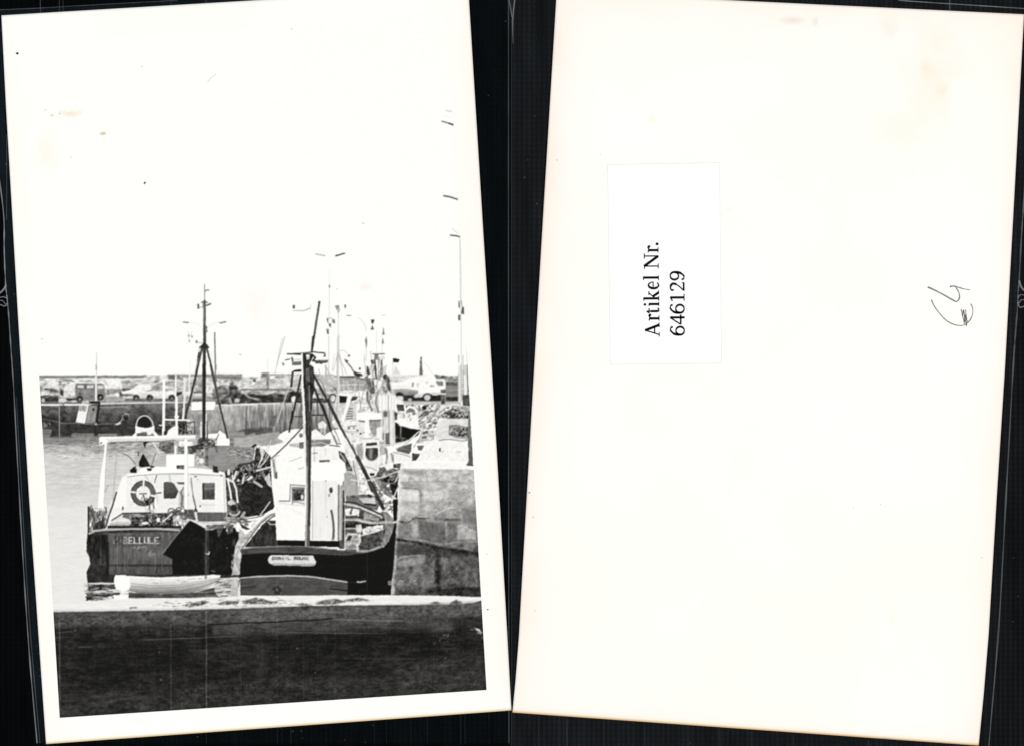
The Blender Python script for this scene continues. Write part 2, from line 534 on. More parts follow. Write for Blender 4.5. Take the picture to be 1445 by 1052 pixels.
    sc(H, [(-90, 450), (230, 450), (230, 590), (-90, 560)], 80, 3, 1.3, (85, 200, 110, 215, 95), (-30, 30), .8)
    po(H, [(190, 300), (560, 240), (640, 380), (470, 420), (330, 400)], 165, n=12, sx=8, sy=2, a=.7)

    # --- white sail / canopy right of the left mast
    po(B, [(820, 845), (940, 838), (960, 800), (1035, 850), (1055, 900), (1085, 905), (1088, 992), (915, 995), (900, 930), (820, 900)], 250, n=4)
    ln(B, [(915, 996), (1090, 998)], 1.2, 120)
    ln(B, [(950, 850), (920, 920)], 1.4, 130)
    dirt(B, [(690, 900), (930, 900), (930, 1010), (690, 1010)], 80, 2.4, 2.0, 1.8, bias=-.7)
    po(K, [(640, 90), (680, 90), (680, 160), (650, 150)], 100, a=.8)

    # --- left boat: mast and rig
    ln(T, [(402, 125), (401, 270)], 1.3, 150)
    ln(T, [(404, 182), (420, 172), (437, 172)], 1.4, 120)
    ln(T, [(401, 265), (401, 480)], 3.8, 92)
    ln(T, [(398, 300), (398, 600)], 1.0, 140)
    ln(T, [(402, 470), (402, 640)], 4.2, 80)
    rc(T, 405, 470, 424, 520, 110)
    ln(T, [(375, 275), (400, 264), (425, 275)], 1.4, 95)
    ln(T, [(358, 318), (385, 312), (385, 280)], 1.0, 150)
    rc(T, 343, 286, 356, 326, 100)
    ln(T, [(418, 298), (450, 285)], 2.2, 110)
    rc(T, 327, 586, 342, 612, 125)
    ln(T, [(340, 605), (392, 608)], 1.0, 165)
    po(T, [(354, 645), (372, 628), (402, 600), (430, 628), (444, 645), (425, 655), (375, 652)], 52)
    ln(T, [(399, 640), (399, 1052)], 4.6, 50)
    ln(T, [(392, 660), (392, 1052)], 1.0, 110, .8)
    ln(T, [(380, 650), (335, 850), (285, 1052)], 2.8, 72)
    ln(T, [(360, 650), (325, 850)], 1.0, 170)
    ln(T, [(420, 655), (470, 850), (515, 1052)], 2.7, 72)
    ln(T, [(440, 670), (520, 860)], .7, 215)
    po(T, [(345, 690), (362, 680), (360, 760), (338, 765)], 82, n=22)
    ln(T, [(485, 525), (492, 880), (500, 920)], 1.9, 122)
    rc(T, 481, 520, 490, 548, 120)
    ln(T, [(552, 440), (520, 440)], 1.5, 175)
    ln(T, [(575, 435), (535, 443)], 2.0, 130)
    arc(T, 515, 520, 100, 78, 190, 270, .7, 218)
    ln(T, [(228, 436), (268, 440)], 2.0, 140)
    arc(T, 290, 520, 95, 80, 270, 340, .7, 225)
    for q in ([(263, 540), (275, 545), (270, 575)], [(290, 545), (306, 550), (298, 575)], [(265, 580), (282, 585), (278, 608)]):
        po(T, q, 150)
    ln(T, [(262, 510), (285, 560), (296, 510)], .8, 205)
    ln(T, [(285, 740), (285, 880)], .7, 228)
    ln(T, [(690, 700), (700, 708)], 1.4, 190)
    ln(T, [(1040, 570), (985, 850)], .9, 200)
    ln(T, [(922, 740), (922, 850)], .8, 225)
    ln(B, [(770, 0), (768, 900)], 4.7, 42)
    ln(B, [(752, 0), (750, 880)], .9, 110, .8)
    ln(B, [(700, 0), (610, 370), (500, 790)], 2.7, 60)
    ln(B, [(850, 0), (960, 470), (1060, 890)], 2.6, 60)
    ln(B, [(862, 40), (970, 470)], .8, 140, .7)
    ln(B, [(920, 0), (912, 110)], 1.6, 140)
    ln(B, [(735, 700), (735, 880)], 2.0, 236)
    ln(B, [(800, 600), (795, 880)], 1.6, 232)
    # stanchions on the left boat's roof
    ln(B, [(275, 180), (272, 640), (268, 860)], 3.8, 250)
    ln(B, [(420, 120), (420, 400)], 2.0, 248)
    ln(B, [(430, 400), (430, 640), (432, 860)], 3.6, 250)
    el(B, 432, 635, 30, 22, 250)
    ln(B, [(590, 110), (586, 380)], 1.6, 240)
    ln(B, [(530, 160), (530, 400), (512, 660)], 3.0, 235)
    ln(B, [(300, 185), (440, 185)], 1.0, 245)
    ln(B, [(280, 668), (590, 676)], 2.4, 250)
    ln(B, [(550, 722), (655, 692), (656, 905)], 1.3, 62)
    ln(B, [(810, 690), (812, 905)], 1.4, 75)
    ln(B, [(660, 735), (740, 735)], .9, 165)
    po(B, [(290, 830), (400, 750), (450, 750), (450, 870), (290, 870)], 248)
    sc(B, [(300, 690), (400, 690), (400, 740), (300, 740)], 10, 4, 1.2, (140, 110, 180), (-15, 15))
    dirt(B, [(460, 720), (630, 720), (630, 850), (460, 850)], 60, 1.6, 1.6, 1.8)
    ln(B, [(215, 735), (255, 742)], 1.6, 245)
    # gantry: cross-beam, drum and hoop
    po(J, [(1010, 245), (1190, 235), (1190, 375), (1090, 385), (1000, 320)], 105, n=45, sx=4, sy=2)
    po(J, [(262, 178), (1403, 160), (1455, 160), (1450, 208), (1403, 212), (1000, 232), (380, 244), (345, 270), (262, 285)], 250, n=3)
    po(J, [(345, 205), (1403, 192), (1450, 190), (1450, 207), (1403, 212), (1000, 228), (380, 242)], 226, n=5)
    ln(J, [(400, 248), (700, 240), (1000, 236), (1200, 222)], 1.3, 120)
    po(J, [(395, 258), (480, 245), (480, 262), (400, 275)], 120, n=30)
    rc(J, 275, 245, 300, 268, 110)
    ln(J, [(725, 200), (725, 240)], .8, 180)
    po(J, [(805, 240), (885, 240), (840, 268), (835, 315), (818, 300)], 40)
    el(A, 1350, 700, 92, 80, 38)
    arc(A, 1350, 760, 105, 140, 180, 360, 1.7, 228)
    ln(A, [(1245, 760), (1245, 860)], 1.5, 228)
    po(J, [(712, 42), (760, 58), (830, 72), (890, 62), (948, 42), (948, 160), (712, 160)], 240, n=8)
    po(J, [(712, 42), (760, 58), (830, 72), (890, 62), (948, 42), (948, 76), (890, 92), (830, 100), (760, 88), (712, 76)], 254)
    po(J, [(730, 142), (800, 120), (850, 118), (860, 160), (730, 160)], 100, n=25)
    po(J, [(905, 140), (935, 140), (935, 160), (905, 160)], 130)
    po(J, [(670, 170), (722, 118), (722, 175)], 250)
    po(J, [(945, 110), (1005, 170), (945, 175)], 248)
    po(J, [(1060, 110), (1110, 110), (1100, 160), (1060, 160)], 55, n=20)
    # gantry leg and lines
    po(J, [(332, 250), (362, 250), (350, 420), (335, 620), (318, 1060), (245, 1060), (280, 640), (318, 420)], 251)
    ln(J, [(362, 250), (352, 420), (340, 640), (322, 1000)], .9, 190)
    ln(J, [(485, 250), (470, 520), (430, 960)], 1.4, 188)
    ln(J, [(375, 775), (335, 860)], 1.6, 175)
    ln(J, [(930, 250), (1010, 380)], 1.6, 238)
    ln(J, [(960, 380), (915, 520)], 1.2, 120)
    ln(J, [(570, 390), (640, 430), (710, 515)], 1.2, 110)
    ln(J, [(480, 260), (485, 350), (570, 395)], .9, 150)

    # --- left boat: wheelhouse
    po(None, [(172, 672), (180, 669), (318, 669), (319, 722), (262, 724), (174, 724), (156, 742), (151, 742), (158, 716)], 240, n=4, sx=6)
    po(J, [(480, 850), (560, 680), (600, 660), (600, 1060), (380, 1060)], 250, a=.85, soft=1)
    po(K, [(640, 440), (775, 445), (785, 895), (640, 895)], 246, n=4)
    po(J, [(598, 645), (740, 600), (790, 562), (880, 545), (1403, 560), (1640, 585), (1810, 620), (1822, 660), (1600, 640), (1403, 632), (900, 640), (620, 672)], 253)
    ln(J, [(615, 674), (760, 655), (1050, 638), (1310, 632)], 1.3, 178)
    ln(K, [(345, 425), (560, 432), (740, 440)], 1.2, 172)
    rc(K, 705, 428, 742, 446, 130)
    po(K, [(40, 195), (60, 178), (385, 176), (388, 330), (40, 335)], 254)
    po(K, [(140, 70), (170, 70), (165, 176), (140, 176)], 244)
    rc(K, 190, 80, 375, 175, 110, n=60, sx=2.5, sy=2)
    po(K, [(195, 10), (370, 20), (370, 70), (200, 80)], 240, n=10)
    po(K, [(330, 80), (500, 40), (500, 110), (390, 160)], 55, n=35)
    po(K, [(170, 310), (265, 310), (262, 366), (175, 358)], 110, n=50, sx=1.5)
    rc(K, 170, 312, 190, 355, 40)
    po(K, [(615, 315), (670, 330), (690, 405), (620, 400)], 55, n=24)
    po(K, [(410, 120), (540, 110), (560, 320), (410, 320)], 170, n=50, sx=2, sy=3)
    dirt(K, [(410, 120), (540, 120), (560, 320), (410, 320)], 36, 3.0, 4.0, 1.5, octs=2)
    rc(K, 520, 90, 560, 320, 100, n=40)
    el(K, 475, 260, 30, 34, 240)
    po(J, [(805, 388), (850, 450), (895, 545), (800, 560), (755, 545), (755, 500), (775, 445)], 30, n=14)
    po(J, [(640, 590), (700, 548), (722, 540), (728, 625), (650, 628)], 32, n=12)
    po(J, [(900, 530), (950, 545), (940, 560), (890, 560)], 50)
    ln(J, [(745, 370), (750, 410)], 2.0, 90)
    po(J, [(848, 570), (918, 570), (905, 600), (865, 600)], 22)
    ln(J, [(725, 560), (750, 560), (745, 600)], 3, 225)
    # lifebuoy
    arc(J, 808, 880, 122, 128, 0, 360, 7.6, 96)
    arc(J, 808, 880, 145, 150, 100, 330, 1.2, 70)
    for t in (272, 187, 14):
        ct, st = math.cos(math.radians(t)), math.sin(math.radians(t))
        ln(J, [(808 + 100 * ct, 880 + 104 * st), (808 + 146 * ct, 880 + 152 * st)], 2.6, 244)
    dirt(J, [(640, 700), (980, 700), (980, 1050), (640, 1050)], 16, 1.6, 1.6)
    ln(J, [(765, 883), (848, 880)], 1.4, 70)
    ln(J, [(805, 900), (785, 1000)], 1.2, 120)
    ln(J, [(812, 900), (835, 990)], 1.4, 70)
    sc(J, [(780, 930), (870, 930), (860, 1040), (780, 1030)], 24, 4, 1.1, (60, 110, 235))
    arc(J, 808, 880, 124, 130, 38, 62, 7.0, 72)
    soft_line(J, [(900, 990), (880, 1060), (905, 1120)], 2.6, 120, .7)
    soft_line(J, [(930, 980), (940, 1060), (925, 1130)], 2.2, 110, .7)
    soft_line(J, [(975, 900), (985, 1010)], 1.6, 205, .7)
    ln(J, [(905, 905), (950, 912)], 2.6, 245)
    ln(J, [(960, 880), (1030, 872)], 1.8, 85)
    ln(J, [(975, 655), (945, 750)], 1.2, 110)
    ln(J, [(830, 660), (880, 715)], .8, 160)
    # windows
    po(J, [(1060, 745), (1085, 738), (1150, 738), (1192, 762), (1242, 850), (1212, 935), (1160, 946), (1062, 940)], (92, 82, 74, 66), n=10)
    ln(J, [(1130, 650), (1145, 735)], 2.6, 205)
    ln(J, [(1180, 700), (1250, 840)], 1.8, 236)
    po(J, [(1220, 742), (1318, 742), (1318, 770), (1240, 765)], 90)
    po(J, [(1250, 850), (1325, 800), (1325, 1060), (1245, 1060)], 200, n=20, sx=2, sy=4, soft=.6)
    for q in ([(1310, 800), (1270, 880), (1300, 950), (1280, 1050)], [(1260, 860), (1310, 920), (1265, 1000), (1310, 1060)], [(1320, 860), (1318, 1050)]):
        soft_line(J, q, 1.8, 95, .8)
    po(K, [(485, 530), (642, 530), (640, 738), (485, 738)], (120, 95, 72, 80), n=12, sx=4)
    rc(K, 485, 530, 508, 738, 55)
    ln(K, [(515, 605), (635, 600)], 1.0, 150)
    ln(K, [(470, 752), (650, 748)], 1.4, 254)
    ln(K, [(480, 800), (640, 806)], 1.0, 205)
    ln(K, [(345, 470), (372, 690), (408, 850)], 1.6, 150)
    ln(K, [(372, 690), (408, 850)], 1.9, 110)
    el(K, 460, 818, 12, 12, 110)
    el(K, 402, 452, 18, 9, 125)
    el(K, 425, 488, 14, 8, 185)
    rc(K, 310, 660, 326, 690, 190)
    ln(K, [(755, 440), (765, 890)], 1.4, 210)
    po(K, [(262, -10), (302, -10), (304, 860), (262, 850)], 253)
    ln(K, [(305, 100), (306, 850)], .7, 205)
    el(L, 556, 232, 8, 26, 70)

    # --- left boat: aft deck clutter
    po(L, [(545, 290), (1180, 290), (1180, 470), (370, 475), (410, 430), (640, 380)], 92, n=40, sx=4, sy=3)
    po(L, [(400, 385), (555, 290), (560, 330), (440, 395)], 220)
    ln(L, [(420, 380), (555, 292), (900, 286)], 1.6, 72)
    po(L, [(560, 300), (870, 298), (830, 375), (640, 372), (550, 340)], 118, n=12)
    po(L, [(400, 410), (460, 375), (650, 378), (660, 440), (380, 455)], (250, 150), n=10)
    el(L, 715, 390, 50, 55, 55, n=26)
    dirt(L, [(640, 300), (1380, 300), (1300, 460), (640, 460)], 60, 3.4, 3.2, 1.7, bias=-.1, octs=2)
    sc(L, [(880, 300), (1380, 300), (1300, 460), (880, 460)], 60, 6, 1.1, (35, 60, 215, 235, 25), (20, 160))
    dirt(L, [(780, 90), (960, 90), (970, 290), (860, 290)], 60, 3.0, 4.4, 1.5, bias=-.2, octs=2)
    po(L, [(1110, 285), (1180, 255), (1330, 240), (1330, 320), (1100, 320)], 92, n=34, sx=3, sy=2, soft=.6)
    arc(L, 1160, 275, 45, 42, 180, 340, 1.4, 90)
    arc(L, 1250, 270, 40, 45, 190, 350, 1.4, 80)
    el(L, 1300, 262, 28, 16, 245)
    ln(L, [(1050, 395), (1120, 340), (1160, 300)], 2.2, 226)
    el(L, 995, 375, 24, 30, 238)
    el(L, 830, 415, 45, 18, 236)
    rc(L, 370, 448, 1280, 478, 38, n=18, sx=8, sy=2)
    po(K, [(420, 895), (785, 895), (800, 1010), (430, 1010)], 102, n=10, sx=3, sy=8)
    po(K, [(262, 860), (410, 862), (420, 1000), (262, 960)], 92, n=35, sx=3)
    ln(K, [(400, 900), (425, 1020)], 3.0, 226)
    ln(K, [(405, 855), (418, 880)], 3, 70)
    # rail at the stern corner
    dirt(L, [(135, 230), (370, 250), (330, 510), (140, 520)], 90, 1.3, 3.2, 1.8, bias=-.45)
    sc(L, [(135, 225), (370, 240), (330, 500), (140, 520)], 46, 9, 1.1, (40, 70, 60, 30), (65, 115))
    
    po(L, [(200, 420), (320, 370), (340, 480), (190, 500)], 40, n=30, a=.8)
    ln(L, [(130, 215), (132, 540)], 2.6, 45)
    ln(L, [(475, 35), (430, 190), (380, 330), (345, 460)], 2.4, 85)
    ln(L, [(190, 245), (185, 330), (210, 430)], 1.4, 80)
    po(L, [(240, 225), (320, 225), (320, 258), (240, 252)], 220, n=20)

    # --- left boat: hull
    po(N, [(82, 295), (180, 285), (260, 270), (1100, 270), (1380, 300), (1380, 690), (1200, 735), (300, 735), (82, 735), (72, 640), (105, 570), (95, 510), (72, 470), (75, 380)],
       (60, 62, 58, 55, 48), n=14, sx=5, sy=6)
    po(L, [(375, 545), (1260, 520), (1180, 650), (1060, 800), (1200, 870), (1200, 925), (390, 930), (370, 800)], (96, 92, 96, 90), n=13, sx=3, sy=9)
    po(L, [(120, 545), (372, 560), (372, 940), (160, 930), (150, 870), (120, 780), (105, 660)], (30, 34, 52, 66), n=26, sx=3, sy=10)
    po(L, [(345, 650), (385, 640), (385, 1052), (345, 1052)], 30, a=.85, soft=.6)
    po(L, [(385, 925), (1180, 925), (1180, 950), (385, 950)], 52, n=8, soft=.6)
    po(L, [(385, 950), (1200, 950), (1200, 1052), (385, 1052)], (84, 78), n=14, sx=3, sy=8)
    ln(L, [(140, 545), (210, 512), (350, 498), (650, 488), (1000, 485), (1250, 502)], 2.8, 186)
    ln(L, [(210, 530), (350, 516), (650, 503), (1250, 520)], 1.3, 50)
    ln(L, [(340, 548), (650, 545)], .9, 140, .6)
    word(L, 'LIBELLULE', 440, 592, 46, 72, 18, 1.5, (112, 118, 150, 215, 222, 225, 220, 185, 200))
    word(L, 'LIBELLULE', 443, 592, 46, 72, 18, 1.0, (115, 120, 165, 235, 240, 240, 235, 190, 210), .7)
    ln(L, [(560, 668), (1040, 664)], .8, 140, .7)
    sc(L, [(662, 706), (860, 704), (860, 728), (662, 730)], 22, 2.2, .8, (160, 185, 170), (70, 110), .8)
    sc(L, [(860, 750), (960, 750), (960, 810), (860, 810)], 14, 5, 1.4, (135, 145, 70))
    el(L, 760, 750, 12, 9, 55)
    el(L, 262, 838, 14, 14, 25)
    for x, g in ((420, 118), (450, 112), (486, 130), (580, 132), (955, 140), (1042, 125), (610, 108), (520, 112)):
        ln(L, [(x, 560 + (x * 7) % 260), (x, 1000)], 1.1, g, .6)
    # dark rudder plate
    po(M, [(590, 480), (980, 470), (1030, 600), (980, 700), (950, 1052), (200, 1052), (200, 860), (590, 860)], 24, n=8, sx=5, sy=5)
    po(M, [(420, 378), (612, 482), (592, 872), (210, 872), (78, 797)], 19, n=6)
    ln(M, [(418, 378), (250, 575), (80, 797)], 1.5, 128)
    po(M, [(300, 560), (560, 520), (560, 700), (250, 720)], 34, n=8, sx=4, sy=4, a=.6, soft=4)
    ln(M, [(80, 797), (205, 860)], .8, 70)
    po(M, [(612, 490), (660, 490), (658, 1052), (608, 1052)], 56, n=10, sx=2, sy=10)
    ln(M, [(612, 790), (655, 800), (660, 770)], 1.6, 215)
    ln(M, [(590, 500), (585, 860)], .8, 48)
    po(M, [(945, 620), (985, 615), (980, 700), (945, 700)], 60, n=20)
    # mooring ropes and torn canvas between the boats
    ln(M, [(280, 360), (330, 385), (420, 385)], 1.6, 205)
    ln(M, [(500, 400), (700, 420), (860, 425), (1030, 395), (1250, 385)], 1.7, 205)
    ln(M, [(620, 490), (700, 488), (780, 455), (900, 400), (1000, 390)], 3.0, 185)
    po(M, [(620, 440), (860, 430), (980, 400), (900, 440), (780, 480), (630, 490)], 120, n=40)
    po(M, [(750, 470), (850, 450), (800, 540), (775, 590)], 98, n=30)
    po(M, [(860, 450), (960, 430), (950, 530), (890, 560)], 92, n=34)
    el(M, 880, 505, 12, 16, 210)
    el(M, 880, 725, 10, 8, 150)
    ln(M, [(690, 1005), (730, 1015)], 1.4, 120)

    # --- nets and gear between the two boats
    po(K, [(770, 390), (880, 370), (950, 290), (1060, 280), (1130, 240), (1160, 60), (1250, 120), (1330, 200), (1345, 560), (1380, 830), (1250, 920), (1000, 960), (800, 960), (785, 700)],
       56, n=36, sx=3, sy=3)
    po(K, [(980, 520), (1240, 470), (1350, 600), (1370, 850), (1180, 940), (1000, 900), (960, 700)], 40, n=16, sx=3, sy=3)
    dirt(K, [(780, 370), (1100, 290), (1340, 240), (1330, 470), (1000, 560), (800, 520)], 70, 4.0, 4.4, 1.7, bias=.1, octs=2)
    sc(K, [(790, 380), (1100, 300), (1340, 260), (1330, 470), (1000, 540), (800, 500)], 60, 5, 1.4, (205, 90, 30, 225, 25), (30, 150))
    sc(K, [(1000, 550), (1350, 560), (1360, 850), (1010, 900)], 90, 4, 1.1, (62, 28, 80, 24))
    po(K, [(1150, 70), (1200, 60), (1250, 130), (1240, 230), (1180, 320), (1215, 200)], 225, n=12)
    po(K, [(1140, 130), (1190, 90), (1215, 200), (1160, 300), (1140, 220)], 62, n=40)
    po(K, [(1090, 85), (1140, 45), (1160, 70), (1110, 100)], 35)
    ln(K, [(1340, 0), (1240, 300)], 1.2, 205)
    ln(K, [(1300, 60), (1180, 330)], 1.2, 215)
    ln(K, [(1310, 190), (1270, 260), (1200, 330)], 2.0, 196)
    ln(K, [(1160, 380), (1240, 360), (1340, 330)], 2.6, 215)
    po(K, [(1030, 500), (1090, 440), (1120, 460), (1070, 500)], 225)
    ln(K, [(1130, 515), (1220, 575)], 3.4, 190)
    ln(K, [(1000, 460), (985, 530)], 2.8, 220)
    el(K, 932, 500, 16, 18, 225)
    po(K, [(1250, 470), (1320, 400), (1345, 590), (1300, 560)], 200, n=24)
    ln(K, [(800, 480), (830, 620), (848, 750)], 2.6, 244)
    ln(K, [(790, 480), (870, 520), (905, 600), (925, 770)], 2.6, 240)
    ln(K, [(880, 480), (905, 390)], 2.4, 236)
    ln(K, [(860, 440), (865, 520)], 2.0, 236)
    el(K, 812, 400, 20, 40, 222)
    po(K, [(800, 770), (860, 720), (920, 790), (940, 880), (900, 940), (830, 930), (790, 900)], 105, n=34)
    po(K, [(795, 760), (850, 735), (905, 785), (860, 810), (800, 800)], 205, n=14)
    el(K, 875, 840, 40, 42, 42, n=12)
    arc(K, 880, 860, 70, 75, 20, 140, 2.6, 190)
    ln(K, [(955, 985), (1005, 900)], 4.0, 170)
    ln(K, [(1205, 925), (1325, 765)], 1.8, 205)
    ln(K, [(850, 960), (960, 985), (1150, 960), (1250, 930)], 1.4, 120)
    sc(K, [(790, 940), (1000, 940), (1060, 1020), (790, 1020)], 30, 8, 2.0, (120, 190, 60), (-20, 20))

    # --- right boat: bulwark and hull
    po(M, [(1110, 690), (1190, 600), (1260, 500), (1403, 380), (1550, 380), (1550, 720), (1100, 710)], 50, n=20, sx=3, sy=6)
    sc(M, [(1200, 560), (1550, 420), (1550, 690), (1150, 690)], 50, 10, 2.0, (62, 36, 80), (70, 110), .6)
    ln(M, [(1300, 390), (1370, 385), (1420, 430), (1560, 430)], 1.6, 205)
    po(M, [(1030, 470), (1080, 520), (1110, 560), (1180, 500), (1300, 380), (1403, 300), (1560, 260), (1560, 300), (1420, 330), (1300, 430), (1180, 580), (1110, 690), (1060, 745),
           (1052, 850), (1040, 1052), (935, 1060), (965, 900), (975, 760), (985, 690), (1025, 610)], 192, n=30, sx=3, sy=4)
    ln(M, [(1560, 268), (1420, 320), (1290, 425), (1170, 585), (1060, 735)], 1.6, 120)
    ln(M, [(1560, 285), (1430, 345), (1300, 460)], 1.5, 60)
    po(M, [(1030, 400), (1080, 440), (1170, 490), (1120, 500), (1060, 470)], 70, n=30)
    po(M, [(1170, 450), (1220, 390), (1240, 420), (1190, 480)], 225)
    po(M, [(1070, 390), (1140, 400), (1150, 450), (1100, 450)], 150, n=30)
    sc(M, [(940, 760), (1050, 760), (1035, 1050), (940, 1050)], 60, 5, 1.2, (225, 160, 180), (60, 120), .6)
    po(O, [(125, 215), (330, 195), (600, 185), (800, 210), (960, 230), (1150, 215), (1280, 180), (1350, 100), (1385, 60), (1370, 300), (1345, 470), (1340, 575), (95, 575), (110, 330)], 20, n=6, sx=8, sy=3)
    po(O, [(110, 200), (330, 172), (600, 168), (800, 190), (960, 208), (1150, 212), (1150, 225), (960, 250), (800, 240), (600, 232), (330, 228), (120, 240)], 76, n=14, sx=9, sy=1.5)
    ln(O, [(125, 192), (260, 180), (500, 170), (640, 174), (900, 200)], 1.4, 150)
    ln(O, [(900, 205), (1080, 212), (1150, 215)], 1.0, 140)
    po(O, [(98, 448), (250, 425), (500, 415), (700, 425), (985, 468), (985, 575), (92, 575)], 82, n=9, sx=9, sy=3)
    ln(O, [(0, 440), (90, 436), (250, 420), (500, 412), (700, 422), (985, 466)], 1.9, 205)
    ln(O, [(985, 466), (1130, 470)], .9, 55)
    ln(O, [(100, 515), (230, 500)], 1.5, 40)
    ln(O, [(845, 518), (985, 536)], 1.8, 30)
    po(O, [(375, 500), (420, 495), (450, 535), (400, 560)], 50, n=22)
    sc(O, [(370, 490), (460, 490), (460, 565), (370, 565)], 14, 4, 1.4, (30, 110, 45))
    ln(O, [(1065, 462), (1090, 465), (1130, 458)], 1.6, 225)
    sc(O, [(1110, 250), (1340, 250), (1340, 560), (1000, 560)], 36, 6, 1.0, (46, 34, 12), (70, 110), .6)
    rc(O, 1315, 455, 1350, 490, 130, n=30)
    # name board
    po(O, [(335, 280), (345, 258), (365, 245), (705, 250), (716, 280), (730, 300), (720, 328), (690, 336), (380, 328), (345, 312)], 222, n=10, sx=3, sy=2)
    po(O, [(350, 312), (720, 316), (700, 336), (380, 328)], 178, n=14)
    word(O, 'CORAIL ROUGE', 372, 262, 17, 20, 8.4, 1.0, (50, 85, 75, 110, 125, 95, 0, 60, 75, 50, 95, 115))
    rc(O, 560, 258, 600, 285, 80, a=.25)

    # --- right boat: wheelhouse
    po(H, [(540, 330), (560, 285), (640, 235), (760, 215), (860, 215), (860, 390), (620, 390), (600, 360)], 250, n=4)
    po(H, [(430, 500), (475, 425), (620, 390), (860, 380), (860, 1060), (490, 1060), (470, 720), (465, 560)], 251, n=4)
    po(H, [(690, 395), (860, 385), (860, 450), (690, 430)], 190, n=16)
    rc(H, 812, 375, 862, 455, 115, n=24)
    el(H, 832, 295, 25, 26, 130, n=30)
    po(H, [(950, 250), (1010, 215), (1070, 260), (1130, 330), (950, 330)], 246, n=5)
    po(H, [(1040, 150), (1100, 110), (1150, 160), (1140, 200), (1050, 210)], 236, n=12)
    po(H, [(1060, 210), (1140, 200), (1130, 300), (1090, 290)], 185, n=40)
    ln(H, [(955, 340), (1220, 338)], 2.4, 236)
    po(H, [(955, 350), (1200, 345), (1195, 395), (1100, 435), (955, 435)], 135, n=16, sx=8, sy=2)
    ln(H, [(960, 400), (1080, 385), (1170, 410)], 1.2, 205)
    po(H, [(1200, 350), (1310, 330), (1310, 420), (1210, 415)], 240, n=10)
    ln(H, [(1240, 300), (1280, 400), (1330, 400)], 1.4, 130)
    po(H, [(950, 450), (1290, 448), (1290, 600), (950, 620)], 243, n=6)
    ln(H, [(1185, 415), (1310, 432)], 1.4, 90)
    ln(H, [(995, 340), (998, 620)], 1.0, 180)
    ln(H, [(1130, 450), (1132, 540)], .9, 205)
    ln(H, [(970, 515), (1030, 512)], 1.4, 150)
    po(H, [(1055, 600), (1185, 596), (1190, 624), (1060, 628)], 95, n=20)
    po(Z, [(425, 300), (790, 270), (790, 925), (462, 925), (445, 620), (428, 480)], 250, n=3)
    po(Z, [(780, 210), (1050, 200), (1085, 215), (1105, 260), (1098, 380), (1030, 405), (1028, 928), (780, 928)], 250, n=3)
    po(Z, [(790, 380), (1025, 380), (1025, 925), (790, 925)], 240, n=5, sx=2, sy=12)
    po(Z, [(785, 215), (1050, 205), (1090, 225), (1098, 340), (1050, 370), (785, 375)], 254)
    ln(Z, [(590, 640), (700, 690)], 1.0, 200, .3)
    po(Z, [(420, 175), (440, 175), (470, 350), (440, 355), (430, 260)], 150, n=20)
    rc(Z, 444, 300, 468, 360, 60)
    ln(H, [(465, 580), (640, 420), (850, 195)], 1.9, 95)
    ln(H, [(500, 560), (560, 540)], 1.6, 205)
    ln(H, [(680, 615), (740, 600), (840, 560)], 1.0, 190)
    ln(H, [(800, 710), (865, 690)], 1.4, 190)
    rc(H, 500, 560, 520, 830, 190, a=.5)
    # wheelhouse window
    ln(Z, [(585, 565), (590, 415), (725, 425)], 1.6, 150)
    rc(Z, 600, 430, 728, 590, 228)
    po(Z, [(612, 452), (720, 452), (720, 562), (612, 562)], 92, n=40, sx=2.5, sy=2)
    ln(Z, [(606, 440), (720, 445)], 1.2, 95)
    ln(Z, [(606, 440), (610, 600)], 1.2, 130)
    el(Z, 698, 530, 15, 22, 225)
    po(Z, [(625, 500), (680, 490), (690, 550), (625, 555)], 50, n=24)
    ln(Z, [(612, 575), (640, 570), (720, 595)], 1.4, 150)
    ln(Z, [(488, 565), (578, 567)], 1.5, 130)
    ln(Z, [(480, 580), (590, 600), (730, 610)], 1.2, 218)
    el(Z, 967, 466, 18, 27, 75)
    el(Z, 950, 515, 10, 16, 165)
    el(Z, 930, 712, 8, 10, 190)
    el(Z, 920, 380, 8, 8, 165)
    ln(Z, [(970, 655), (985, 740), (992, 830), (985, 930)], 3.2, 112)
    ln(Z, [(975, 660), (995, 760), (998, 900)], 1.2, 80)
    ln(Z, [(798, 380), (796, 930)], 1.2, 185)
    ln(Z, [(920, 390), (922, 700)], .8, 218)
    rc(Z, 1026, 420, 1094, 1000, 200, n=12, sx=1.5, sy=14)
    ln(Z, [(1040, 415), (1036, 930)], 1.5, 105)
    ln(Z, [(1086, 395), (1080, 1000)], 3.0, 58)
    ln(Z, [(1065, 420), (1062, 1000)], 1.0, 150)
    po(Z, [(475, 928), (1045, 935), (1050, 995), (475, 978)], 18, n=8)
    ln(Z, [(470, 925), (1030, 932)], 1.4, 254)
    rc(Z, 1045, 930, 1090, 1010, 82, n=20)

    # --- mid-distance boats and gear behind the wheelhouse
    po(D, [(250, 530), (900, 480), (1000, 700), (1050, 900), (1000, 1200), (600, 1300), (150, 1100), (200, 800)], 222, n=34, sx=4, sy=3)
    dirt(D, [(250, 540), (880, 540), (960, 1000), (220, 1040)], 26, 4.6, 2.6, 1.5, bias=.3, octs=2)
    sc(D, [(250, 560), (880, 560), (960, 1000), (220, 1040)], 130, 4, 1.1, (130, 254, 100, 254, 254, 190), (0, 180), .7)
    po(D, [(460, 930), (780, 930), (800, 1010), (470, 1020)], 248, n=6)
    po(D, [(740, 720), (960, 720), (960, 940), (740, 900)], 248, n=8)
    sc(D, [(800, 740), (950, 740), (950, 1250), (800, 1250)], 40, 22, 1.4, (190, 230, 150, 250, 120), (84, 96), .7)
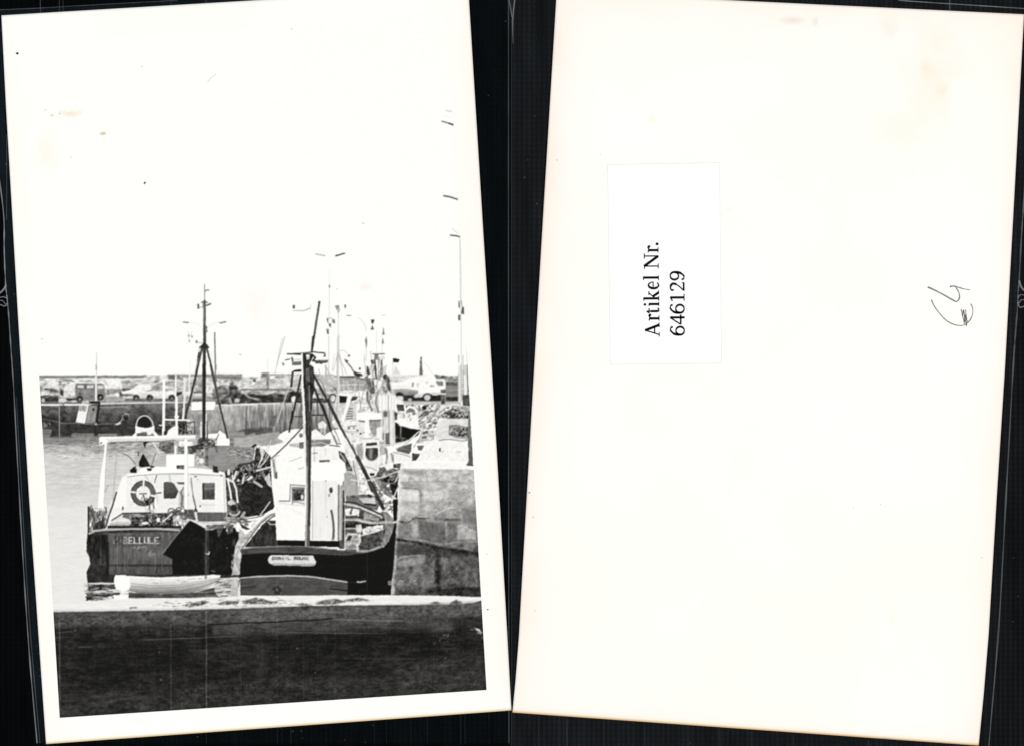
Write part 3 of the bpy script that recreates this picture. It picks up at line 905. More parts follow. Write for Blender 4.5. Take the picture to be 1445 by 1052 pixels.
    po(D, [(790, 920), (850, 920), (850, 985), (800, 985)], 125, n=20)
    po(D, [(340, 860), (400, 860), (390, 1000), (330, 1000)], 120, n=60, sx=4, sy=1)
    ln(D, [(370, 720), (290, 1000)], 4.2, 246)
    # masts, stays, flags of the far fleet
    ln(D, [(240, 0), (236, 500), (232, 1040)], 3.4, 214)
    ln(D, [(226, 200), (222, 1000)], 1.0, 180)
    ln(D, [(120, 0), (118, 420)], 1.0, 215)
    ln(D, [(235, 200), (175, 430)], 1.0, 200)
    ln(D, [(250, 200), (300, 480)], 1.1, 190)
    ln(D, [(190, 210), (165, 420)], 1.0, 215)
    ln(D, [(245, 175), (310, 170), (370, 220)], 1.0, 205)
    ln(D, [(85, 350), (90, 600)], 1.6, 190)
    ln(D, [(90, 380), (170, 530)], 1.4, 185)
    ln(D, [(330, 300), (400, 380), (450, 470), (520, 520)], 2.2, 130)
    po(D, [(310, 275), (370, 300), (340, 325)], 85)
    po(D, [(425, 425), (530, 455), (545, 485), (490, 490), (440, 470)], 62, n=20)
    rc(D, 360, 228, 384, 250, 110)
    rc(D, 495, 382, 518, 410, 105)
    rc(D, 380, 492, 440, 525, 90, n=20)
    po(D, [(595, 355), (612, 380), (640, 460), (600, 480), (588, 430)], 105, n=20)
    po(D, [(640, 290), (700, 285), (715, 420), (720, 520), (665, 520), (668, 420), (690, 340), (645, 330)], 105, n=30)
    po(D, [(670, 430), (692, 410), (700, 510), (675, 500)], 215)
    ln(D, [(670, 215), (810, 213)], 1.6, 120)
    rc(D, 690, 205, 735, 290, 150, n=40)
    po(D, [(765, 280), (780, 290), (795, 480), (760, 500), (755, 420)], 130, n=25)
    ln(D, [(742, 260), (735, 900)], 3.0, 205)
    po(D, [(570, 520), (600, 540), (560, 600), (600, 640), (640, 660), (590, 600)], 140, n=20)
    ln(D, [(590, 500), (660, 680)], 4.4, 95)
    ln(D, [(560, 530), (565, 600), (620, 660)], 2.4, 135)
    ln(D, [(660, 520), (690, 690)], 2.2, 105)
    ln(D, [(600, 680), (600, 780), (660, 900)], 3.0, 122)
    ln(D, [(640, 700), (625, 800), (650, 900)], 1.8, 140)
    ln(D, [(715, 690), (705, 820), (735, 930)], 2.6, 140)
    po(D, [(790, 480), (830, 455), (880, 510), (870, 560), (900, 640), (890, 700), (830, 600)], 75, n=28)
    po(D, [(770, 520), (830, 560), (850, 690), (800, 680)], 170, n=40)
    dirt(D, [(560, 330), (800, 230), (880, 480), (900, 700), (560, 720)], 44, 2.4, 7, 1.7, octs=2)
    sc(D, [(560, 430), (880, 430), (900, 700), (560, 720)], 40, 6, 1.0, (110, 70, 240, 245), (70, 110), .6)
    ln(D, [(585, 10), (598, 60), (585, 140)], 1.2, 165)
    po(D, [(790, 20), (805, 80), (780, 70)], 120)
    # stern dinghy frames of the far boats
    po(D, [(960, 830), (1050, 835), (1060, 900), (1000, 900)], 85, n=30)
    po(D, [(950, 760), (1040, 790), (1045, 830), (960, 830)], 244)

    # --- vehicles right
    rc(E, 80, 120, 660, 175, 226, n=18, sx=5, sy=2)
    po(E, [(640, 110), (780, 130), (790, 180), (650, 180)], 110, n=60, sx=2.5)
    rc(E, 780, 130, 940, 210, 150, n=60, sx=2.5, sy=2)
    rc(E, 780, 205, 945, 260, 92, n=26)
    po(E, [(775, 245), (945, 250), (945, 395), (780, 395)], 138, n=12, sx=8, sy=2)
    rc(E, 790, 325, 940, 335, 105)
    rc(E, 780, 385, 945, 445, 48, n=22)
    po(E, [(90, 215), (240, 200), (360, 150), (630, 110), (665, 165), (770, 168), (782, 262), (770, 330), (440, 350), (110, 310)], 249, n=4)
    po(E, [(110, 290), (290, 285), (440, 310), (440, 345), (340, 380), (170, 350)], (190, 110), n=10)
    ln(E, [(100, 200), (110, 260), (280, 260), (370, 270)], .9, 222)
    po(E, [(655, 195), (745, 195), (752, 250), (680, 248)], 145, n=34)
    po(E, [(365, 210), (385, 215), (382, 265), (365, 262)], 130)
    po(E, [(420, 215), (440, 210), (445, 265), (425, 265)], 205)
    po(E, [(585, 245), (640, 245), (640, 265), (590, 265)], 165, n=24)
    el(E, 545, 210, 18, 12, 215)
    po(E, [(255, 370), (720, 355), (725, 440), (260, 440)], 40, n=18)
    po(E, [(430, 345), (510, 350), (500, 390), (400, 400), (380, 380)], (235, 190))
    el(E, 208, 372, 52, 42, 40)
    rc(E, 170, 375, 250, 420, 225)
    el(E, 553, 395, 58, 52, 32)
    el(E, 553, 395, 40, 38, 205)
    po(E, [(600, 350), (710, 345), (712, 365), (620, 368)], 225)
    el(E, 338, 422, 26, 18, 190)
    po(E, [(715, 300), (780, 295), (778, 340), (720, 345)], 95, n=25)
    po(E, [(250, 440), (940, 440), (940, 480), (600, 500), (260, 480)], 200, n=10, sx=8, sy=2)
    ln(E, [(260, 440), (940, 446)], 1.0, 150)
    soften(E, [(60, 60), (950, 60), (950, 470), (60, 470)], .6)
    # bollard and posts
    rc(E, 722, 355, 772, 480, 92, n=26)
    rc(E, 715, 345, 778, 360, 235)
    ln(W, [(768, 860), (770, 1000)], 1.6, 205)
    ln(W, [(796, 780), (800, 1000)], .9, 205)
    ln(E, [(955, 20), (955, 445)], 4.0, 222)
    ln(E, [(974, 0), (974, 440)], 1.0, 165)
    ln(E, [(934, 100), (934, 440)], .8, 180)
    ln(E, [(1016, 20), (1025, 365)], 5.0, 208)
    ln(E, [(1018, 130), (1026, 360)], 3.4, 240)
    ln(E, [(992, 60), (1000, 360)], 1.0, 160)
    ln(E, [(1046, 0), (1058, 360)], 1.4, 110)
    po(E, [(985, 365), (1070, 365), (1080, 500), (990, 500)], 85, n=34)

    # --- right: moored boats, net piles and quay steps
    po(E, [(250, 470), (720, 480), (640, 640), (560, 760), (460, 800), (400, 700), (250, 700)], 200, n=40, sx=3, sy=3)
    dirt(E, [(260, 490), (720, 480), (640, 640), (470, 780), (280, 680)], 60, 3.6, 3.0, 1.7, bias=.1, octs=2)
    sc(E, [(260, 490), (720, 480), (640, 640), (470, 780), (280, 680)], 40, 4, 1.2, (90, 250, 245, 60), (0, 180))
    po(E, [(165, 480), (260, 485), (270, 560), (190, 560)], 78, n=25)
    po(E, [(285, 510), (380, 520), (375, 580), (290, 580)], 105, n=36)
    arc(E, 350, 590, 75, 75, 200, 350, 3.0, 246)
    ln(E, [(275, 490), (280, 600)], 2.6, 245)
    el(E, 515, 522, 30, 26, 42)
    el(E, 475, 600, 42, 42, 205)
    po(E, [(520, 560), (620, 560), (540, 620), (440, 640)], 100, n=36)
    po(E, [(140, 470), (165, 500), (200, 640), (290, 670), (350, 690), (360, 620), (430, 600), (450, 780), (350, 775), (200, 735), (140, 690)], 248, n=6)
    po(E, [(145, 690), (215, 735), (350, 775), (445, 790), (470, 800), (440, 860), (300, 930), (140, 965)], 18, n=9)
    ln(E, [(224, 745), (222, 900)], 2.0, 128)
    ln(E, [(200, 735), (350, 775), (450, 785)], 1.3, 236)
    sc(E, [(145, 880), (300, 850), (300, 940), (145, 960)], 16, 5, 1.4, (90, 60, 140))
    po(E, [(0, 360), (140, 365), (150, 960), (0, 960)], 225, n=26, sx=2, sy=10)
    sc(E, [(0, 560), (140, 560), (140, 960), (0, 960)], 60, 14, 1.5, (130, 190, 90, 245), (80, 100), .7)
    po(E, [(0, 840), (130, 830), (130, 960), (10, 960)], 110, n=50, sx=2, sy=8)
    # heap of nets
    po(E, [(480, 790), (560, 640), (700, 540), (840, 480), (960, 470), (1065, 530), (1075, 660), (880, 670), (700, 650), (640, 780)], 185, n=40, sx=3, sy=3)
    po(E, [(730, 590), (850, 540), (1000, 560), (1070, 600), (1075, 650), (900, 660), (720, 640)], 120, n=60, sx=2, sy=2)
    dirt(E, [(640, 620), (840, 500), (1060, 540), (1070, 650), (700, 650)], 66, 2.6, 2.0, 1.8, octs=2)
    dirt(E, [(530, 680), (680, 620), (680, 790), (530, 790)], 80, 2.8, 2.4, 1.9, octs=2)
    arc(E, 900, 700, 260, 215, 205, 300, 2.4, 228)
    po(E, [(990, 490), (1070, 530), (1075, 600), (1000, 540)], 150, n=30)
    po(E, [(680, 700), (760, 660), (1060, 665), (1075, 760), (1060, 900), (1060, 1060), (640, 1060), (640, 960), (670, 830)], 228, n=12, sx=5, sy=3)
    po(E, [(820, 740), (880, 730), (960, 740), (1060, 760), (1060, 890), (900, 880), (820, 860)], 112, n=58, sx=2.5, sy=3)
    el(E, 870, 800, 50, 55, 140, n=30)
    dirt(E, [(830, 750), (1050, 760), (1050, 880), (830, 860)], 60, 1.8, 2.0, 1.8)
    po(E, [(900, 885), (1060, 895), (1060, 915), (860, 890)], 150, a=.8)
    ln(E, [(660, 800), (650, 870)], 1.4, 190)
    po(E, [(480, 800), (640, 800), (640, 960), (400, 1060), (360, 1060), (400, 960), (460, 870)], 205, n=40, sx=3)
    for q in ([(490, 830), (560, 800), (560, 840), (500, 850)], [(480, 880), (545, 870), (540, 900), (490, 905)], [(430, 1000), (520, 990), (510, 1030), (440, 1040)]):
        po(E, q, 92, n=40)
    po(E, [(520, 930), (640, 940), (630, 970), (480, 985)], 246)
    ln(E, [(530, 968), (640, 962)], 1.2, 120)
    ln(F, [(0, 520), (0, 520)], .1, 200)
    po(F, [(1040, 540), (1240, 480), (1220, 620), (1060, 580)], 98, n=28, sx=5, sy=2)
    ln(F, [(820, 505), (1080, 485), (1200, 440), (1330, 330)], 1.8, 205)
    ln(F, [(1050, 545), (1180, 480), (1310, 350)], 1.6, 195)
    po(F, [(1220, 590), (1300, 480), (1403, 470), (1500, 440), (2080, 440), (2090, 700), (1340, 700), (1110, 720)], 245, n=8)
    po(F, [(1240, 600), (1340, 610), (1320, 650), (1290, 690), (1240, 700)], 75, n=30)
    po(F, [(1300, 510), (1390, 510), (1360, 570), (1320, 560)], 105, n=36)
    ln(F, [(1570, 445), (1700, 428), (1850, 450), (2070, 432)], 1.0, 130)
    rc(F, 1575, 540, 1592, 580, 40)
    ln(F, [(1590, 582), (1625, 580)], 1.0, 170)
    ln(F, [(1780, 590), (1850, 585)], 1.3, 205)
    po(F, [(1000, 580), (1200, 620), (1230, 650), (1200, 690), (1020, 720), (1000, 640)], 242, n=8)
    ln(F, [(1010, 590), (1140, 620), (1220, 650)], 1.2, 165)
    ln(F, [(1008, 620), (1010, 720)], 1.3, 140)

    # --- engine-room skylight and foredeck gear seen past the wheelhouse
    po(F, [(410, 420), (900, 440), (1000, 700), (840, 800), (760, 920), (560, 980), (420, 840), (400, 600)], 235, n=16, sx=4, sy=3)
    po(F, [(560, 480), (660, 470), (660, 640), (600, 660), (560, 600)], 170, n=30)
    po(F, [(690, 470), (800, 450), (812, 500), (680, 520)], 62, n=25)
    po(F, [(668, 525), (800, 525), (815, 620), (800, 685), (700, 685), (655, 650)], 66, n=22, sx=3, sy=5)
    po(F, [(705, 540), (745, 535), (740, 660), (710, 660)], 150, n=16, soft=1)
    ln(F, [(660, 520), (820, 505)], 1.5, 236)
    el(F, 760, 430, 18, 20, 246)
    ln(F, [(650, 700), (780, 690), (830, 720)], 1.4, 205)
    po(F, [(560, 700), (860, 700), (820, 880), (700, 880)], 238, n=8)
    ln(F, [(670, 790), (760, 800), (820, 830)], 1.4, 190)
    po(F, [(720, 850), (780, 850), (770, 885), (735, 885)], 28)
    po(F, [(480, 110), (640, 110), (700, 330), (640, 410), (500, 400), (430, 250)], 236, n=24, sx=3)
    dirt(F, [(400, 90), (860, 200), (860, 430), (420, 420)], 26, 4.0, 2.4, 1.5, bias=.3, octs=2)
    sc(F, [(400, 90), (860, 200), (860, 430), (420, 420)], 60, 4, 1.1, (130, 250, 90, 254), (0, 180), .7)
    po(F, [(710, 200), (850, 190), (850, 300), (760, 400), (720, 300)], 160, n=44, sx=2, sy=5)
    ln(F, [(690, 130), (665, 420)], 3.4, 250)
    po(F, [(330, 570), (400, 600), (500, 800), (500, 820), (430, 820), (410, 720), (340, 660)], 75, n=36, sx=4)
    ln(F, [(350, 600), (420, 700)], 1.6, 190)
    po(F, [(410, 830), (530, 820), (560, 1060), (380, 1060)], (222, 175), n=8)
    ln(F, [(415, 870), (530, 870)], 1.0, 190)
    po(F, [(840, 780), (960, 760), (1060, 810), (1080, 900), (1060, 1060), (700, 1060), (760, 940)], 118, n=36, sx=4, sy=3)
    sc(F, [(840, 790), (1060, 810), (1070, 1050), (820, 1000)], 50, 10, 1.6, (60, 190, 90, 30, 160), (-50, 60))
    po(F, [(880, 920), (960, 880), (940, 960), (900, 950)], 25)
    po(F, [(1000, 950), (1060, 900), (1060, 1050), (960, 1010)], 28, n=14)
    po(F, [(980, 740), (1110, 725), (1090, 790), (1000, 780)], 80, n=50, sx=3)
    ln(F, [(820, 925), (950, 870), (1100, 810)], 2.0, 196)
    ln(F, [(940, 1010), (1030, 960), (1090, 840)], 2.0, 205)
    # foredeck
    po(I, [(400, 60), (520, 60), (560, 150), (580, 330), (470, 350), (400, 350)], 178, n=10, sx=3, sy=5)
    po(I, [(570, 150), (700, 170), (780, 330), (640, 330), (590, 310)], 225, n=16)
    ln(I, [(680, 160), (630, 310)], 2.4, 250)
    ln(I, [(600, 170), (580, 300)], 1.4, 190)
    po(I, [(420, 345), (640, 320), (800, 340), (850, 420), (810, 520), (640, 480), (420, 440)], 110, n=28, sx=6, sy=2)
    po(I, [(580, 370), (780, 360), (790, 440), (640, 430)], 205, n=10)
    po(I, [(690, 320), (735, 325), (730, 350), (695, 345)], 25)
    po(I, [(640, 430), (800, 445), (800, 465), (660, 450)], 40)
    po(I, [(800, 60), (900, 200), (1000, 320), (990, 380), (900, 320), (820, 200)], 135, n=30, sx=3)
    po(I, [(960, 200), (1060, 160), (1060, 380), (1000, 330)], 30, n=16)
    po(I, [(1000, 380), (1068, 380), (1050, 700), (1030, 900), (1020, 1060), (900, 1060), (980, 900), (1010, 700)], 24, n=9)
    ln(I, [(1075, 220), (1000, 390), (880, 540), (820, 560)], 2.4, 205)
    po(I, [(780, 60), (860, 160), (890, 420), (860, 460), (800, 280), (760, 160)], 150, n=44, sx=2)
    sc(I, [(790, 260), (880, 300), (890, 480), (830, 420)], 34, 4, 1.6, (230, 245, 110, 80))
    ln(I, [(760, 130), (830, 250)], 2.0, 226)
    sc(I, [(860, 400), (1000, 400), (1000, 540), (860, 520)], 30, 6, 1.4, (60, 190, 110, 40))
    # gunwale ring of the bow
    po(I, [(860, 540), (930, 540), (1000, 620), (1020, 700), (1000, 820), (930, 930), (860, 990), (700, 1040), (560, 1050), (410, 1020), (410, 430), (520, 440), (700, 520), (850, 610)], 92, n=24, sx=5, sy=3)
    po(I, [(880, 545), (940, 545), (1000, 620), (1015, 700), (1000, 800), (940, 910), (860, 985), (885, 860), (925, 720), (905, 620)], 138, n=20, sx=3, sy=6)
    po(I, [(412, 500), (480, 490), (590, 510), (580, 600), (500, 580), (420, 600)], 238, n=10)
    ln(I, [(500, 490), (480, 560)], 2.6, 105)
    ln(I, [(620, 520), (590, 610)], 3.4, 75)
    po(I, [(650, 540), (720, 570), (840, 610), (830, 650), (640, 630)], 150, n=16)
    po(I, [(420, 590), (560, 580), (580, 610), (420, 620)], 80, n=20)
    ln(I, [(410, 440), (600, 480), (720, 540), (860, 605)], 3.8, 205)
    ln(I, [(420, 418), (520, 425), (700, 500), (860, 570)], 2.6, 60)
    ln(I, [(410, 462), (600, 500), (850, 612)], 1.2, 70)
    soft_line(I, [(410, 640), (540, 630), (640, 655), (760, 680), (870, 668), (1050, 668)], 3.6, 205, 1.0)
    ln(I, [(420, 660), (560, 665), (700, 695)], 1.5, 70)
    ln(I, [(870, 668), (1060, 666)], 1.8, 215)
    po(I, [(415, 690), (560, 670), (700, 700), (880, 690), (880, 720), (620, 740), (420, 740)], 42, n=24)
    po(I, [(620, 760), (700, 720), (880, 700), (885, 760), (640, 830)], 236, n=14)
    sc(I, [(640, 720), (880, 700), (870, 770), (650, 810)], 20, 5, 1.4, (190, 254, 140))
    po(I, [(545, 700), (610, 690), (620, 740), (610, 800), (570, 800), (540, 750)], 215, n=24)
    po(I, [(610, 830), (800, 790), (860, 860), (850, 960), (720, 1000), (590, 1000)], 72, n=12, sx=3, sy=2)
    ln(I, [(610, 830), (800, 790)], 1.4, 205)
    po(I, [(410, 820), (560, 810), (600, 860), (560, 1010), (410, 1010)], 165, n=22)
    po(I, [(440, 840), (500, 830), (470, 900), (430, 890)], 38, n=16)
    ln(I, [(420, 880), (450, 810), (560, 820)], 2.6, 205)
    ln(I, [(590, 820), (600, 900), (560, 960), (570, 1020)], 3.2, 215)
    ln(I, [(410, 745), (540, 745)], 2.2, 190)
    soft_line(I, [(560, 1020), (700, 1028), (800, 992), (870, 960)], 2.6, 190, .9)
    ln(I, [(800, 800), (840, 900)], 1.4, 50)
    po(I, [(880, 760), (910, 700), (900, 800), (885, 830)], 60)
    sc(I, [(900, 560), (1000, 640), (1000, 820), (900, 880)], 26, 8, 1.4, (120, 205, 150), (60, 120), .6)
    po(I, [(940, 930), (1010, 760), (1030, 720), (1030, 1060), (800, 1060)], 20, n=6)

    dirt(F, [(420, 440), (900, 440), (1000, 700), (840, 800), (760, 920), (560, 980), (420, 840)], 40, 5.0, 3.4, 1.4, bias=-.2, octs=2)
    dirt(F, [(840, 780), (1060, 810), (1060, 1060), (700, 1060)], 40, 4.4, 2.6, 1.5, octs=2)
    dirt(I, [(410, 430), (860, 540), (1000, 700), (860, 990), (410, 1020)], 26, 4.6, 2.6, 1.3, octs=2)
    dirt(I, [(570, 60), (1000, 60), (1000, 500), (600, 340)], 34, 4.2, 3.0, 1.5, octs=2)
    dirt(H, [(430, 430), (850, 230), (850, 420), (600, 460)], 10, 3, 2)
    Y = (440, 470, 5.26)
    po(Y, [(205, 330), (395, 330), (400, 420), (210, 420)], 176, n=20, sx=5, sy=2)
    for x in (232, 268, 318, 352):
        soft_line(Y, [(x, 325 + x % 30), (x + 6, 440)], 1.4, 236, .6)
    ln(Y, [(210, 382), (390, 380)], 1.2, 230)
    ln(Y, [(212, 322), (310, 318), (392, 345)], 1.6, 95)
    po(Y, [(205, 460), (262, 466), (255, 512), (206, 512)], 32, n=10)
    po(Y, [(285, 470), (345, 462), (330, 492), (290, 500)], 60, n=22)
    ln(Y, [(206, 455), (300, 458), (400, 462)], 2.0, 250)
    po(Y, [(205, 515), (330, 515), (330, 650), (240, 650)], 205, n=22, sx=3, sy=2, a=.8)
    for k in range(5):
        ln(Y, [(258, 560 + k * 18), (302, 556 + k * 18)], 1.5, 90)
        ln(Y, [(262, 568 + k * 18), (300, 564 + k * 18)], 1.2, 248)
    ln(Y, [(285, 468), (232, 640)], 4.4, 250)
    po(Y, [(400, 345), (430, 330), (462, 430), (430, 440)], 110, n=26, sx=1.6, sy=4)
    po(Y, [(330, 590), (520, 588), (525, 640), (335, 645)], 252)
    ln(Y, [(350, 648), (395, 652)], 2.2, 120)
    po(Y, [(425, 645), (512, 640), (505, 722), (470, 760), (440, 720)], 158, n=22, sx=1.4, sy=5)
    ln(Y, [(430, 645), (510, 642)], 2.0, 100)
    po(Y, [(395, 640), (422, 640), (425, 775), (385, 775)], 252)
    po(Y, [(480, 700), (515, 690), (515, 780), (480, 780)], 246, n=6)
    po(Y, [(250, 660), (392, 660), (390, 770), (270, 780)], 236, n=16, sx=4, sy=3, a=.85)
    for x, y, r_ in ((340, 718, 7), (362, 742, 9), (275, 702, 8), (312, 700, 6), (300, 745, 5), (385, 735, 5)):
        el(Y, x, y, r_, r_ * .8, 70)
    ln(Y, [(268, 690), (330, 684)], 1.4, 130)
    ln(Y, [(255, 730), (340, 728)], 1.2, 190)
    po(Y, [(495, 460), (625, 458), (632, 565), (500, 575)], 250, n=5)
    for x, g in ((520, 225), (548, 232), (566, 205), (590, 222), (612, 230)):
        ln(Y, [(x, 462), (x + 4, 820)], 1.6, g)
    po(Y, [(528, 565), (612, 565), (612, 830), (536, 830)], 214, n=26, sx=1.6, sy=12)
    po(Y, [(530, 575), (562, 575), (560, 618), (535, 618)], 112, n=14)
    po(Y, [(612, 575), (636, 590), (634, 640), (616, 640)], 84, n=20)
    po(Y, [(545, 740), (575, 735), (578, 830), (550, 830)], 105, n=24, sx=1.5, sy=8)
    ln(Y, [(588, 560), (594, 830)], 2.4, 240)
    ln(Y, [(360, 776), (495, 782)], 2.4, 205)
    el(Y, 456, 786, 9, 9, 246)
    po(Y, [(375, 792), (530, 792), (525, 900), (500, 960), (390, 960), (375, 900)], 244, n=8)
    po(Y, [(500, 800), (545, 800), (540, 900), (505, 905)], 190, n=24, sx=2, sy=6)
    po(Y, [(335, 840), (382, 838), (380, 925), (345, 930)], 170, n=18)
    po(Y, [(405, 812), (480, 806), (488, 832), (400, 840)], 58, n=14)
    po(Y, [(400, 850), (490, 846), (492, 900), (484, 932), (462, 942), (415, 940), (396, 918)], 62, n=12)
    po(Y, [(425, 855), (452, 852), (450, 930), (428, 930)], 150, n=8, soft=1.2)
    arc(Y, 445, 890, 50, 55, 20, 160, 1.6, 205)
    po(Y, [(385, 955), (480, 950), (500, 1010), (470, 1060), (400, 1060)], 240, n=8)
    ln(Y, [(395, 985), (450, 1000), (480, 1015)], 1.6, 180)
    po(Y, [(430, 1035), (466, 1035), (462, 1055), (434, 1055)], 26)
    po(Y, [(520, 900), (600, 880), (605, 1000), (560, 1010), (530, 980)], 244, n=10)
    soft_line(Y, [(545, 850), (560, 900), (552, 960)], 2.6, 110, .8)
    soft_line(Y, [(590, 890), (600, 940)], 2.2, 120, .8)
    ln(F, [(660, 520), (820, 505), (1080, 485), (1200, 440), (1330, 330)], 1.6, 220)
    # --- right boat: masts and derrick (dark tripod)
    ln(U, [(355, 482), (330, 640), (300, 835)], 3.0, 78)
    ln(U, [(346, 520), (325, 690)], .9, 130)
    rc(U, 347, 478, 362, 490, 60)
    ln(U, [(312, 730), (305, 800)], 3.6, 60)
    ln(C, [(905, 0), (890, 90), (880, 190)], 2.6, 62)
    ln(C, [(575, 212), (620, 216), (760, 206), (900, 190), (1035, 205), (1045, 240)], 1.8, 68)
    ln(C, [(620, 216), (740, 222)], 1.6, 45)
    po(C, [(1020, 235), (1055, 245), (1020, 255)], 60)
    po(C, [(632, 315), (750, 308), (750, 355), (632, 355)], 112, n=14)
    ln(C, [(635, 310), (750, 304)], 1.0, 190)
    po(C, [(920, 295), (1078, 290), (1075, 325), (920, 338)], 108, n=14)
    ln(C, [(920, 292), (1078, 288)], 1.0, 190)
    po(C, [(650, 412), (748, 402), (748, 432), (650, 438)], 34)
    ln(C, [(550, 290), (600, 278)], 1.6, 105)
    po(C, [(510, 320), (535, 330), (532, 365), (518, 355)], 105, n=24)
    ln(C, [(630, 265), (640, 300)], 2.6, 95)
    ln(C, [(665, 283), (745, 283)], 1.2, 190)
    po(C, [(762, 212), (890, 212), (895, 240), (850, 340), (900, 380), (910, 640), (880, 760), (878, 1052), (800, 1052), (785, 700), (765, 480)], 52, n=30, sx=1.6, sy=9)
    po(C, [(805, 225), (850, 222), (848, 280), (815, 290)], 215, n=40, sx=1.5)
    ln(C, [(890, 230), (920, 260), (890, 300)], 2.6, 40)
    po(C, [(800, 400), (850, 380), (860, 560), (810, 540)], 120, n=34, sx=1.2, sy=8, a=.7)
    ln(C, [(845, 600), (850, 1052)], 2.0, 128)
    ln(C, [(905, 300), (1000, 330)], 2.8, 75)
    ln(C, [(640, 440), (622, 610)], 3.0, 66)
    ln(C, [(745, 470), (710, 640), (665, 860), (620, 1060)], 2.7, 52)
    ln(C, [(735, 640), (750, 980)], 1.2, 75)
    ln(C, [(590, 640), (520, 820), (450, 1052)], 1.5, 205)
    ln(C, [(610, 660), (540, 830)], .8, 120)
    ln(C, [(895, 460), (1000, 660), (1110, 850), (1215, 1060)], 3.3, 54)
    ln(C, [(960, 520), (1010, 570), (1070, 760)], 1.3, 130)
    ln(C, [(895, 600), (960, 760), (1085, 1060)], 2.8, 46)
    ln(C, [(940, 780), (960, 970)], 1.4, 70)
    ln(C, [(885, 765), (1015, 762)], 1.8, 55)
    ln(C, [(875, 965), (1060, 965)], 1.6, 48)
    ln(C, [(655, 982), (765, 982)], 1.3, 60)
    ln(C, [(755, 215), (762, 600), (790, 1060)], 2.6, 246)
    ln(C, [(960, 400), (985, 480)], 1.0, 190)
    ln(C, [(1045, 370), (1060, 560)], 1.2, 185)
    ln(C, [(545, 0), (420, 450)], .9, 208)
    ln(H, [(722, 0), (685, 250)], 2.3, 42)
    ln(H, [(860, 0), (880, 400), (885, 600), (900, 680)], 2.4, 235)
    po(H, [(888, 0), (965, 0), (955, 640), (945, 1060), (905, 1060), (912, 640), (895, 520)], 78, n=22, sx=1.4, sy=8)
    ln(H, [(900, 0), (905, 520)], 2.4, 46)
    ln(H, [(940, 200), (940, 1060)], 2.4, 50)
    ln(H, [(915, 540), (915, 1060)], 1.6, 165)
    ln(F, [(130, 0), (175, 130), (238, 330)], 2.9, 42)
    ln(F, [(240, 330), (310, 500)], 1.6, 130)
    ln(F, [(215, 0), (300, 170), (420, 400), (560, 650)], 3.2, 66)
    ln(F, [(205, 0), (290, 170), (412, 400)], 1.2, 40)
    ln(F, [(240, 230), (330, 420), (345, 490)], 1.4, 160)
    po(F, [(385, 420), (420, 410), (560, 670), (555, 695), (500, 690), (430, 560)], 238, n=8)
    po(F, [(515, 690), (570, 700), (590, 940), (560, 960), (540, 880)], 218, n=10)
    ln(F, [(510, 700), (545, 880), (570, 1040)], 1.2, 130)
    ln(F, [(560, 650), (640, 800), (700, 930), (750, 1060)], 5.2, 58)
    ln(F, [(575, 700), (650, 850), (720, 990)], 1.2, 110)
    ln(F, [(500, 490), (560, 640)], 1.4, 110)
    ln(F, [(480, 930), (650, 945), (760, 925)], 1.6, 225)
    ln(I, [(630, 0), (700, 130), (780, 290), (880, 490)], 5.0, 52)
    ln(I, [(690, 130), (800, 340)], 1.2, 105)
    ln(I, [(640, 155), (760, 140), (900, 100), (1090, 25)], 1.7, 205)
    po(Z, [(735, 0), (782, 0), (778, 640), (770, 985), (722, 985), (738, 640)], 96, n=14, sx=1.5, sy=12)
    ln(Z, [(770, 0), (768, 640), (765, 780)], 3.2, 58)
    ln(Z, [(742, 250), (744, 640), (732, 980)], 2.2, 178)

    soften(D, [(250, 500), (960, 480), (1000, 1250), (300, 1250)], .45)
    for q in ([(560, 220), (600, 700)], [(640, 180), (690, 640)], [(700, 230), (640, 560)], [(720, 230), (860, 560)], [(690, 240), (560, 620)], [(440, 470), (560, 700)], [(520, 500), (430, 760)], [(240, 220), (420, 640)], [(780, 230), (800, 700)]):
        soft_line(D, q, .9, 120, .55)
    for q in ([(480, 560), (520, 900)], [(560, 620), (500, 930)], [(860, 700), (870, 1200)], [(640, 720), (700, 930)]):
        soft_line(D, q, 1.0, 110, .5)
    # --- quay head: rough stone wall
    po(Q, [(118, 105), (200, 98), (586, 105), (592, 145), (116, 142)], 248, n=5)
    po(Q, [(116, 138), (300, 140), (592, 146), (612, 500), (636, 968), (58, 955), (80, 660), (96, 440)], (205, 196, 182, 170, 150, 118, 104, 98, 92, 78), n=20, sx=7, sy=5)
    po(Q, [(118, 105), (135, 105), (112, 450), (75, 955), (58, 955), (95, 440)], 226, n=10, a=.75, soft=.8)
